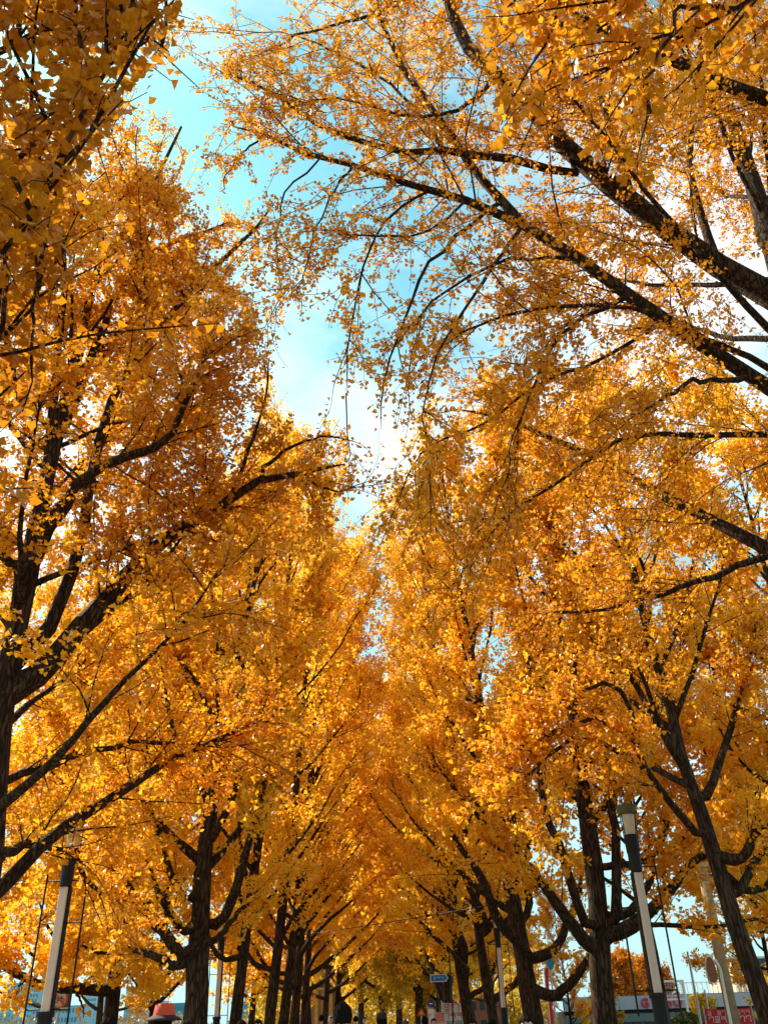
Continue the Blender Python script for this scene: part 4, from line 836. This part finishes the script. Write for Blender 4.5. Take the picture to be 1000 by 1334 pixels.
# gatehouse with pilasters at the end of the walkway
Y = 62; xa, xb = xat(400, Y), xat(433, Y); zt = zat(417, 1291, Y); cx = (xa + xb) / 2; wd = xb - xa
STONE = pmat('ochre_stone', (0.36, 0.25, 0.09), 0.85, var=0.15, scale=1.2, bump=0.1)
t = thing('stone_gatehouse', 'ochre stone gatehouse with flat pilasters and green roof, behind walking people', 'building', (cx, Y + 1.6, 0))
MB().box((0, 0.1, zt / 2), (wd, 3, zt)).build('wall', STONE, t)
for i in range(4): MB().box((-wd / 2 + 0.11 + (wd - 0.22) * i / 3, -1.47, zt / 2), (0.2, 0.14, zt - 0.01), 0.01).build('pilaster', pmat('pale_stone', (0.45, 0.33, 0.15), 0.8) if i == 0 else MATS['pale_stone'], t)
MB().box((0, 0.1, zt + 0.08), (wd + 0.3, 3.3, 0.16), 0.02).build('cornice', STONE, t)
MB().prism([(-wd / 2, 0), (wd / 2, 0), (wd / 2 - 0.5, 0.45), (-wd / 2 + 0.5, 0.45)], -1.3, 1.4).build('roof', pmat('green_roof', (0.05, 0.07, 0.03), 0.8), t, loc=(0, 0.1, zt + 0.165))
# brick block beyond the right row, grey block
def block(name, label, px0, px1, py, Y, dep, mt, rows, cols, wm, rz=0, cat='building', group=None, roofm=None):
    x0, x1 = xat(px0, Y), xat(px1, Y); z1 = zat((px0 + px1) / 2, py, Y); wd = x1 - x0
    t = thing(name, label, cat, ((x0 + x1) / 2, Y, 0), 0, group)
    MB().box((0, dep / 2, z1 / 2), (wd, dep, z1)).build('wall', mt, t)
    MB().box((0, dep / 2, z1 + 0.015 * z1), (wd * 1.02, dep * 1.02, 0.03 * z1)).build('roof', roofm or mt, t)
    wme = box_mesh('window', wd / cols * 0.62, 0.1, z1 / rows * 0.5, wm)
    for i in range(cols):
        for j in range(rows): link('window', wme, t, (-wd / 2 + wd * (i + 0.5) / cols, -0.03, z1 * (j + 0.28) / rows))
    return t
BRICK = pmat('red_brick', (0.20, 0.07, 0.05), 0.85, var=0.2, scale=2)
block('brick_block', 'low red-brown brick block seen between the far trunks', 560, 662, 1297, 95, 12, BRICK, 2, 8, DGL)
block('grey_block', 'grey two-storey block behind the slim lamp and upright ginkgo', 664, 700, 1304, 110, 12, pmat('grey_render', (0.30, 0.32, 0.34), 0.8, var=0.15), 2, 5, DGL)
# skyline across the river
SKG = 'buildings across the river'
PB = pmat('hazy_glass', (0.10, 0.42, 0.52), 0.4, var=0.12, scale=0.05); PB2 = pmat('hazy_wall', (0.28, 0.42, 0.48), 0.7, var=0.12, scale=0.05); PB3 = pmat('hazy_teal', (0.05, 0.30, 0.38), 0.5, var=0.15, scale=0.05); HW = pmat('hazy_window', (0.05, 0.2, 0.26), 0.3, var=0.1)  # distance haze is put into these blue and cyan base colours
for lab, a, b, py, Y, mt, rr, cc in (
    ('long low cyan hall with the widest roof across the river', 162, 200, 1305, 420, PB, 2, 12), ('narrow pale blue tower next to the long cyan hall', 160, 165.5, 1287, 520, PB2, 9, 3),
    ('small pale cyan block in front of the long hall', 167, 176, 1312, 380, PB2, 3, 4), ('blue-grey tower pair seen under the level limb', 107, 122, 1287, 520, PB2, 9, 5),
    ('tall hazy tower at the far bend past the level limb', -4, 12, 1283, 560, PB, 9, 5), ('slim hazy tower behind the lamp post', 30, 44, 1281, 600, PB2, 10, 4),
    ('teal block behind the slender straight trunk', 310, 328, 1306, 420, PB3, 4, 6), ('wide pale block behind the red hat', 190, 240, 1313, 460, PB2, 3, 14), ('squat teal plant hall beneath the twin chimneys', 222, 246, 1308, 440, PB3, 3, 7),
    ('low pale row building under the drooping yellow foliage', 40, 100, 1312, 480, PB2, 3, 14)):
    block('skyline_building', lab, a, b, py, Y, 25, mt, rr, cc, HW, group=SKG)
for px, lab in ((226, 'dark slim factory chimney nearer the red hat'), (232.5, 'dark slim factory chimney, the twin closer to the thick trunk')):
    Y = 450; X = xat(px, Y); h = zat(px, 1291, Y); t = thing('chimney', lab, 'chimney', (X, Y + 30, 0), 0, 'twin factory chimneys')
    MB().cyl((0, 0, 0), (0, 0, h), 1.0, 0.7, n=12).build('stack', pmat('chimney_dark' + str(px), (0.06, 0.09, 0.11), 0.8), t); MB().cyl((0, 0, h), (0, 0, h + 0.5), 0.85, n=12).build('rim', STEEL, t)
# far riverside scrub: one mass nobody could count
rgw = np.random.default_rng(5); nW = 26000
wx = rgw.uniform(-130, 10, nW); wy = rgw.uniform(190, 230, nW); hgt = 2.2 + 1.3 * np.sin(wx * 0.21) + 0.9 * np.sin(wx * 0.53 + 1) + 0.5 * np.sin(wx * 1.3)
wb = np.c_[wx, wy, rgw.random(nW) ** 0.6 * np.maximum(hgt, 0.6)]
wd_ = unit(rgw.normal(0, 1, (nW, 3))); ws = unit(np.cross(wd_, rgw.normal(0, 1, (nW, 3))))
o = link('riverside_scrub', leaf_mesh('riverside_scrub', wb, wd_, ws, np.cross(ws, wd_), rgw.uniform(0.4, 0.8, nW), rgw.random(nW), leaf_mat('scrub_leaf', [(0, (0.14, 0.13, 0.09)), (0.5, (0.24, 0.22, 0.14)), (0.85, (0.36, 0.30, 0.16)), (1, (0.4, 0.2, 0.16))], 0.3))); o['kind'] = 'stuff'
tag(o, 'grey-green scrub along the riverbank', 'scrub')
# far avenue foliage mass closing the view and street-side hedge
def scrub(name, label, x0, x1, y0, y1, hgt, n, size, mt, seed):
    g = np.random.default_rng(seed); x = g.uniform(x0, x1, n); y = g.uniform(y0, y1, n)
    hh = hgt * (0.72 + 0.2 * np.sin(x * 0.9 + seed) + 0.13 * np.sin(x * 2.3)); b = np.c_[x, y, g.random(n) ** 0.7 * hh]
    d = unit(g.normal(0, 1, (n, 3))); s_ = unit(np.cross(d, g.normal(0, 1, (n, 3))))
    o = link(name, leaf_mesh(name, b, d, s_, np.cross(s_, d), size * g.uniform(0.6, 1.2, n), g.random(n), mt)); o['kind'] = 'stuff'; return tag(o, label, 'foliage')
scrub('far_woods', 'distant olive and yellow woodland closing the end of the walkway', -16, 16, 100, 112, 7.5, 16000, 0.42, OLIVE, 3)
scrub('hedge', 'dark green hedge at the street side before the shop', 8.8, 13.5, 39, 40.2, 1.5, 5000, 0.14, GREEN, 4)
scrub('garden_bush', 'olive bush in front of the shop fascia beside the red banner', xat(905, 48), xat(935, 48), 47.6, 48.6, 2.6, 2600, 0.13, OLIVE, 6)

# ------------------------------------------------------------------ people
def person_mesh(name, swing, mats):
    bm = bmesh.new()
    def cap(a, b, r0, r1, n=14):
        a, b = Vector(a), Vector(b); d = b - a
        r = bmesh.ops.create_cone(bm, cap_ends=True, segments=n, radius1=r0, radius2=r1, depth=d.length); mt = d.to_track_quat('Z', 'Y').to_matrix().to_4x4(); mt.translation = (a + b) / 2
        bmesh.ops.transform(bm, matrix=mt, verts=r['verts'])
        for p, q in ((a, r0), (b, r1)):
            e = bmesh.ops.create_icosphere(bm, subdivisions=2, radius=q); bmesh.ops.translate(bm, vec=p, verts=e['verts'])
    def ell(c, s, rx=0):
        e = bmesh.ops.create_icosphere(bm, subdivisions=3, radius=1.0); bmesh.ops.scale(bm, vec=s, verts=e['verts'])
        if rx: bmesh.ops.rotate(bm, cent=(0, 0, 0), matrix=Matrix.Rotation(rx, 3, 'X'), verts=e['verts'])
        bmesh.ops.translate(bm, vec=c, verts=e['verts'])
    # torso
    ell((0, 0, 0.98), (0.165, 0.115, 0.14)); ell((0, 0, 1.12), (0.15, 0.105, 0.17)); ell((0, 0.005, 1.30), (0.175, 0.12, 0.17)); ell((0, 0, 1.40), (0.185, 0.095, 0.075))
    cap((0, 0, 1.40), (0, 0.012, 1.53), 0.06, 0.055)
    # head facing +y: skull, jaw, brow, nose, lips, chin, ears
    ell((0, 0.005, 1.645), (0.076, 0.093, 0.105)); ell((0, 0.028, 1.595), (0.058, 0.068, 0.075)); ell((0, 0.060, 1.545), (0.026, 0.024, 0.022))
    cap((0, 0.092, 1.648), (0, 0.110, 1.612), 0.009, 0.015, 8); ell((0, 0.090, 1.572), (0.024, 0.012, 0.009)); ell((0, 0.083, 1.668), (0.058, 0.016, 0.010))
    for s in (-1, 1):
        ell((s * 0.079, 0.0, 1.628), (0.010, 0.020, 0.031)); ell((s * 0.03, 0.084, 1.645), (0.014, 0.010, 0.009))
        # arms swing against the legs
        a = swing * s; sh = Vector((s * 0.195, 0, 1.40)); el_ = sh + Vector((s * 0.05, -0.29 * math.sin(a), -0.29 * math.cos(a))); wr = el_ + Vector((s * 0.0, 0.25 * math.sin(-a * 0.4 + 0.35), -0.25 * math.cos(-a * 0.4 + 0.35)))
        cap(sh, el_, 0.058, 0.045); cap(el_, wr, 0.045, 0.032)
        d = (wr - el_).normalized(); pc = wr + d * 0.055; ell(pc, (0.022, 0.042, 0.052), math.atan2(-d.y, -d.z) if False else 0)
        for q, (oy, ln) in enumerate(((0.030, 0.066), (0.011, 0.076), (-0.009, 0.070), (-0.028, 0.054))):
            k = pc + Vector((0, oy, -0.035)); mid = k + Vector((-s * 0.006, 0.004, -ln * 0.5)); cap(k, mid, 0.0098, 0.009, 8); cap(mid, mid + Vector((-s * 0.014, 0.008, -ln * 0.45)), 0.009, 0.0078, 8)
        th = pc + Vector((0, 0.036, 0.012)); cap(th, th + Vector((-s * 0.008, 0.028, -0.032)), 0.0115, 0.010, 8); cap(th + Vector((-s * 0.008, 0.028, -0.032)), th + Vector((-s * 0.014, 0.034, -0.060)), 0.010, 0.0085, 8)
        b = -swing * s * 0.9; hp = Vector((s * 0.088, 0, 0.92)); kn = hp + Vector((0, -0.43 * math.sin(b), -0.43 * math.cos(b))); back = max(0, -(-math.sin(b)))
        an = Vector((s * 0.088, kn.y - 0.18 * abs(math.sin(b)) - 0.05 * back, max(0.095, kn.z - 0.40)))
        cap(hp, kn, 0.088, 0.060); cap(kn, an, 0.056, 0.042); ell((an.x, an.y + 0.055, 0.052 + (an.z - 0.095) * 0.9), (0.045, 0.13, 0.048)); cap(an, (an.x, an.y, an.z - 0.03), 0.042, 0.044)
    me = bpy.data.meshes.new(name + '_raw'); bm.to_mesh(me); bm.free()
    tmp = bpy.data.objects.new('tmp', me); col.objects.link(tmp)
    md = tmp.modifiers.new('r', 'REMESH'); md.mode = 'VOXEL'; md.voxel_size = 0.0095; md.use_smooth_shade = True
    s2 = tmp.modifiers.new('s', 'SMOOTH'); s2.factor = 0.4; s2.iterations = 2
    dg = bpy.context.evaluated_depsgraph_get(); me2 = bpy.data.meshes.new_from_object(tmp.evaluated_get(dg)); bpy.data.objects.remove(tmp); bpy.data.meshes.remove(me)
    me2.name = name; me2.materials.clear()
    for mm in mats: me2.materials.append(mm)
    n = len(me2.polygons); c = np.zeros(n * 3); me2.polygons.foreach_get('center', c); c = c.reshape(-1, 3); idx = np.zeros(n, np.int32)
    armz = np.abs(c[:, 0]) > 0.205
    idx[c[:, 2] < 1.475] = 1; idx[(c[:, 2] < 0.93) & ~(armz)] = 2; idx[(c[:, 2] < 0.10)] = 3
    idx[armz & (c[:, 2] < 0.865)] = 0
    me2.polygons.foreach_set('material_index', idx); me2.polygons.foreach_set('use_smooth', np.ones(n, bool)); return me2
CLOTH = pmat('jacket_cloth', (0.05, 0.05, 0.05), 0.85, var=0.2, scale=20, bump=0.2, objcol=True); TROU = pmat('trouser_cloth', (0.03, 0.035, 0.05), 0.85, var=0.2, scale=20, bump=0.2); SHOE = pmat('shoe', (0.05, 0.045, 0.04), 0.6)
PM = [person_mesh('person_body', sw, [SKINC, CLOTH, TROU, SHOE]) for sw in (0.32, -0.25)]
def hair_mesh(name, mt, low):
    bm = bmesh.new(); bmesh.ops.create_uvsphere(bm, u_segments=40, v_segments=26, radius=1.0)
    rg_ = random.Random(3)
    kill = [v for v in bm.verts if (v.co.y > 0.30 and v.co.z < 0.42 + 0.12 * math.sin(9 * v.co.x)) or v.co.z < low + 0.15 * v.co.y]
    bmesh.ops.delete(bm, geom=kill, context='VERTS')
    for v in bm.verts:
        n_ = 1 + 0.035 * math.sin(14 * v.co.x + 5 * v.co.z) + 0.03 * math.sin(11 * v.co.y + 17 * v.co.x) + 0.012 * rg_.uniform(-1, 1)
        v.co = Vector((v.co.x * 0.092 * n_, v.co.y * 0.110 * n_ - 0.004, v.co.z * 0.124 * n_ + 1.645))
    r = bmesh.ops.solidify(bm, geom=list(bm.faces), thickness=0.012)
    me = bpy.data.meshes.new(name); bm.to_mesh(me); bm.free(); me.materials.append(mt); me.polygons.foreach_set('use_smooth', np.ones(len(me.polygons), bool)); return me
HAIRB = pmat('black_hair', (0.010, 0.008, 0.007), 0.8, var=0.3, scale=60, bump=0.3, spec=0.03); HAIRN = pmat('brown_hair', (0.07, 0.03, 0.015), 0.5, var=0.3, scale=60, bump=0.3)
HM = {('b', 0): hair_mesh('hair', HAIRB, -0.45), ('b', 1): hair_mesh('hair', HAIRB, -1.05), ('n', 1): hair_mesh('hair', HAIRN, -1.0)}
EYE = pmat('eye', (0.02, 0.015, 0.012), 0.2)
def hat_lathe(prof, n=28):
    V, Fc = [], []
    for r_, z_ in prof:
        for k in range(n): V.append((r_ * math.cos(6.2832 * k / n), r_ * 1.15 * math.sin(6.2832 * k / n), z_))
    for i in range(len(prof) - 1):
        for k in range(n): Fc.append((i * n + k, i * n + (k + 1) % n, (i + 1) * n + (k + 1) % n, (i + 1) * n + k))
    return np.array(V), np.array(Fc)
def person(label, px, py, Y, toward, hair, jacket, hat=None, pose=0):
    top = 1.775; X = xat(px, Y); zt = zat(px, py, Y); s = zt / top
    t = thing('person', label, 'person', (X, Y, 0), math.pi if toward else 0, 'people walking under the trees'); t.scale = (s, s, s)
    b = link('body', PM[pose], t); b.color = (*jacket, 1)
    link('hair', HM[hair], t)
    for sx in (-1, 1):
        MB().cyl((sx * 0.03, 0.088, 1.646), (sx * 0.03, 0.0955, 1.646), 0.009, 0.006, n=10).build('eye', EYE, t)
    if hat == 'bucket':
        V, Fc = hat_lathe([(0.0, 1.778), (0.06, 1.776), (0.088, 1.762), (0.100, 1.70), (0.106, 1.672)]); link('hat_crown', np_mesh('hat_crown', V, Fc, pmat('hat_red', (0.62, 0.07, 0.02), 0.7, var=0.15, scale=25, bump=0.2), smooth=True), t)
        V, Fc = hat_lathe([(0.104, 1.675), (0.112, 1.670), (0.150, 1.652), (0.178, 1.632), (0.174, 1.627), (0.11, 1.655)]); link('hat_brim', np_mesh('hat_brim', V, Fc, pmat('hat_black', (0.02, 0.012, 0.012), 0.8), smooth=True), t)
    if hat == 'cap':
        V, Fc = hat_lathe([(0.0, 1.782), (0.05, 1.779), (0.085, 1.755), (0.099, 1.70), (0.100, 1.675)]); c_ = link('cap', np_mesh('cap', V, Fc, BLACK, smooth=True), t)
        MB().prism([(-0.075, 0.0), (0.075, 0.0), (0.07, 0.05), (0.0, 0.085), (-0.07, 0.05)], -0.004, 0.004).build('visor', BLACK, c_, loc=(-0.09, 0.02, 1.685)).rotation_euler = (R(100), 0, R(70))
    return t
B0, B1, N1 = ('b', 0), ('b', 1), ('n', 1)
person('person in a red bucket hat with black brim, walking away past the thick trunk', 213, 1307.5, 9.7, False, B1, (0.03, 0.03, 0.035), 'bucket')
person('dark-haired person facing the lamp posts in front of the outer ginkgo trunk', 142, 1325.5, 8.6, True, B0, (0.08, 0.07, 0.06))
person('black-haired person walking beside the one in the red hat', 243, 1328.5, 11, False, B1, (0.02, 0.02, 0.02), pose=1)
person('tall short-haired person in black walking away towards the gatehouse', 446, 1304.5, 9.4, False, B0, (0.01, 0.01, 0.012))
person('dark-haired person passing the slender straight trunk', 315, 1328.5, 15, False, B0, (0.12, 0.05, 0.03), pose=1)
person('long-haired person passing the leaf-tufted trunk', 336, 1327.5, 15.5, True, B1, (0.2, 0.16, 0.1))
person('far slim person in dark clothes before the gatehouse wall', 418.5, 1322, 34, False, B0, (0.02, 0.02, 0.02))
person('far brown-haired person before the gatehouse pilaster', 430.5, 1323.5, 33, True, N1, (0.15, 0.03, 0.02), pose=1)
person('far dark-haired person just past the gatehouse', 463, 1323.5, 36, False, B0, (0.02, 0.03, 0.05))
person('far person in pale jacket beyond the one in the cap', 474.5, 1325, 39, True, B0, (0.5, 0.45, 0.4), pose=1)
person('person in a black cap with visor walking down the middle', 497, 1319.5, 17, False, B0, (0.05, 0.05, 0.06), 'cap')
person('brown-haired person in the middle of the walkway crowd', 528, 1328.5, 24, False, N1, (0.3, 0.1, 0.06), pose=1)
person('dark-haired person near the red triangular sign', 553, 1324, 25, False, B1, (0.02, 0.02, 0.03))
person('dark-haired person below the round navy sign', 565, 1326.5, 26, True, B0, (0.35, 0.3, 0.3), pose=1)
person('person facing the camera beside the fanned-out ginkgo', 614, 1328, 16, True, B1, (0.05, 0.04, 0.05))
person('dark-haired person between the fanned-out ginkgo and the slim lamp', 640, 1327.5, 19, False, B0, (0.03, 0.03, 0.05), pose=1)
person('dark-haired person walking this way past the wide-forking ginkgo', 685, 1322.5, 10.3, True, B1, (0.04, 0.03, 0.03))
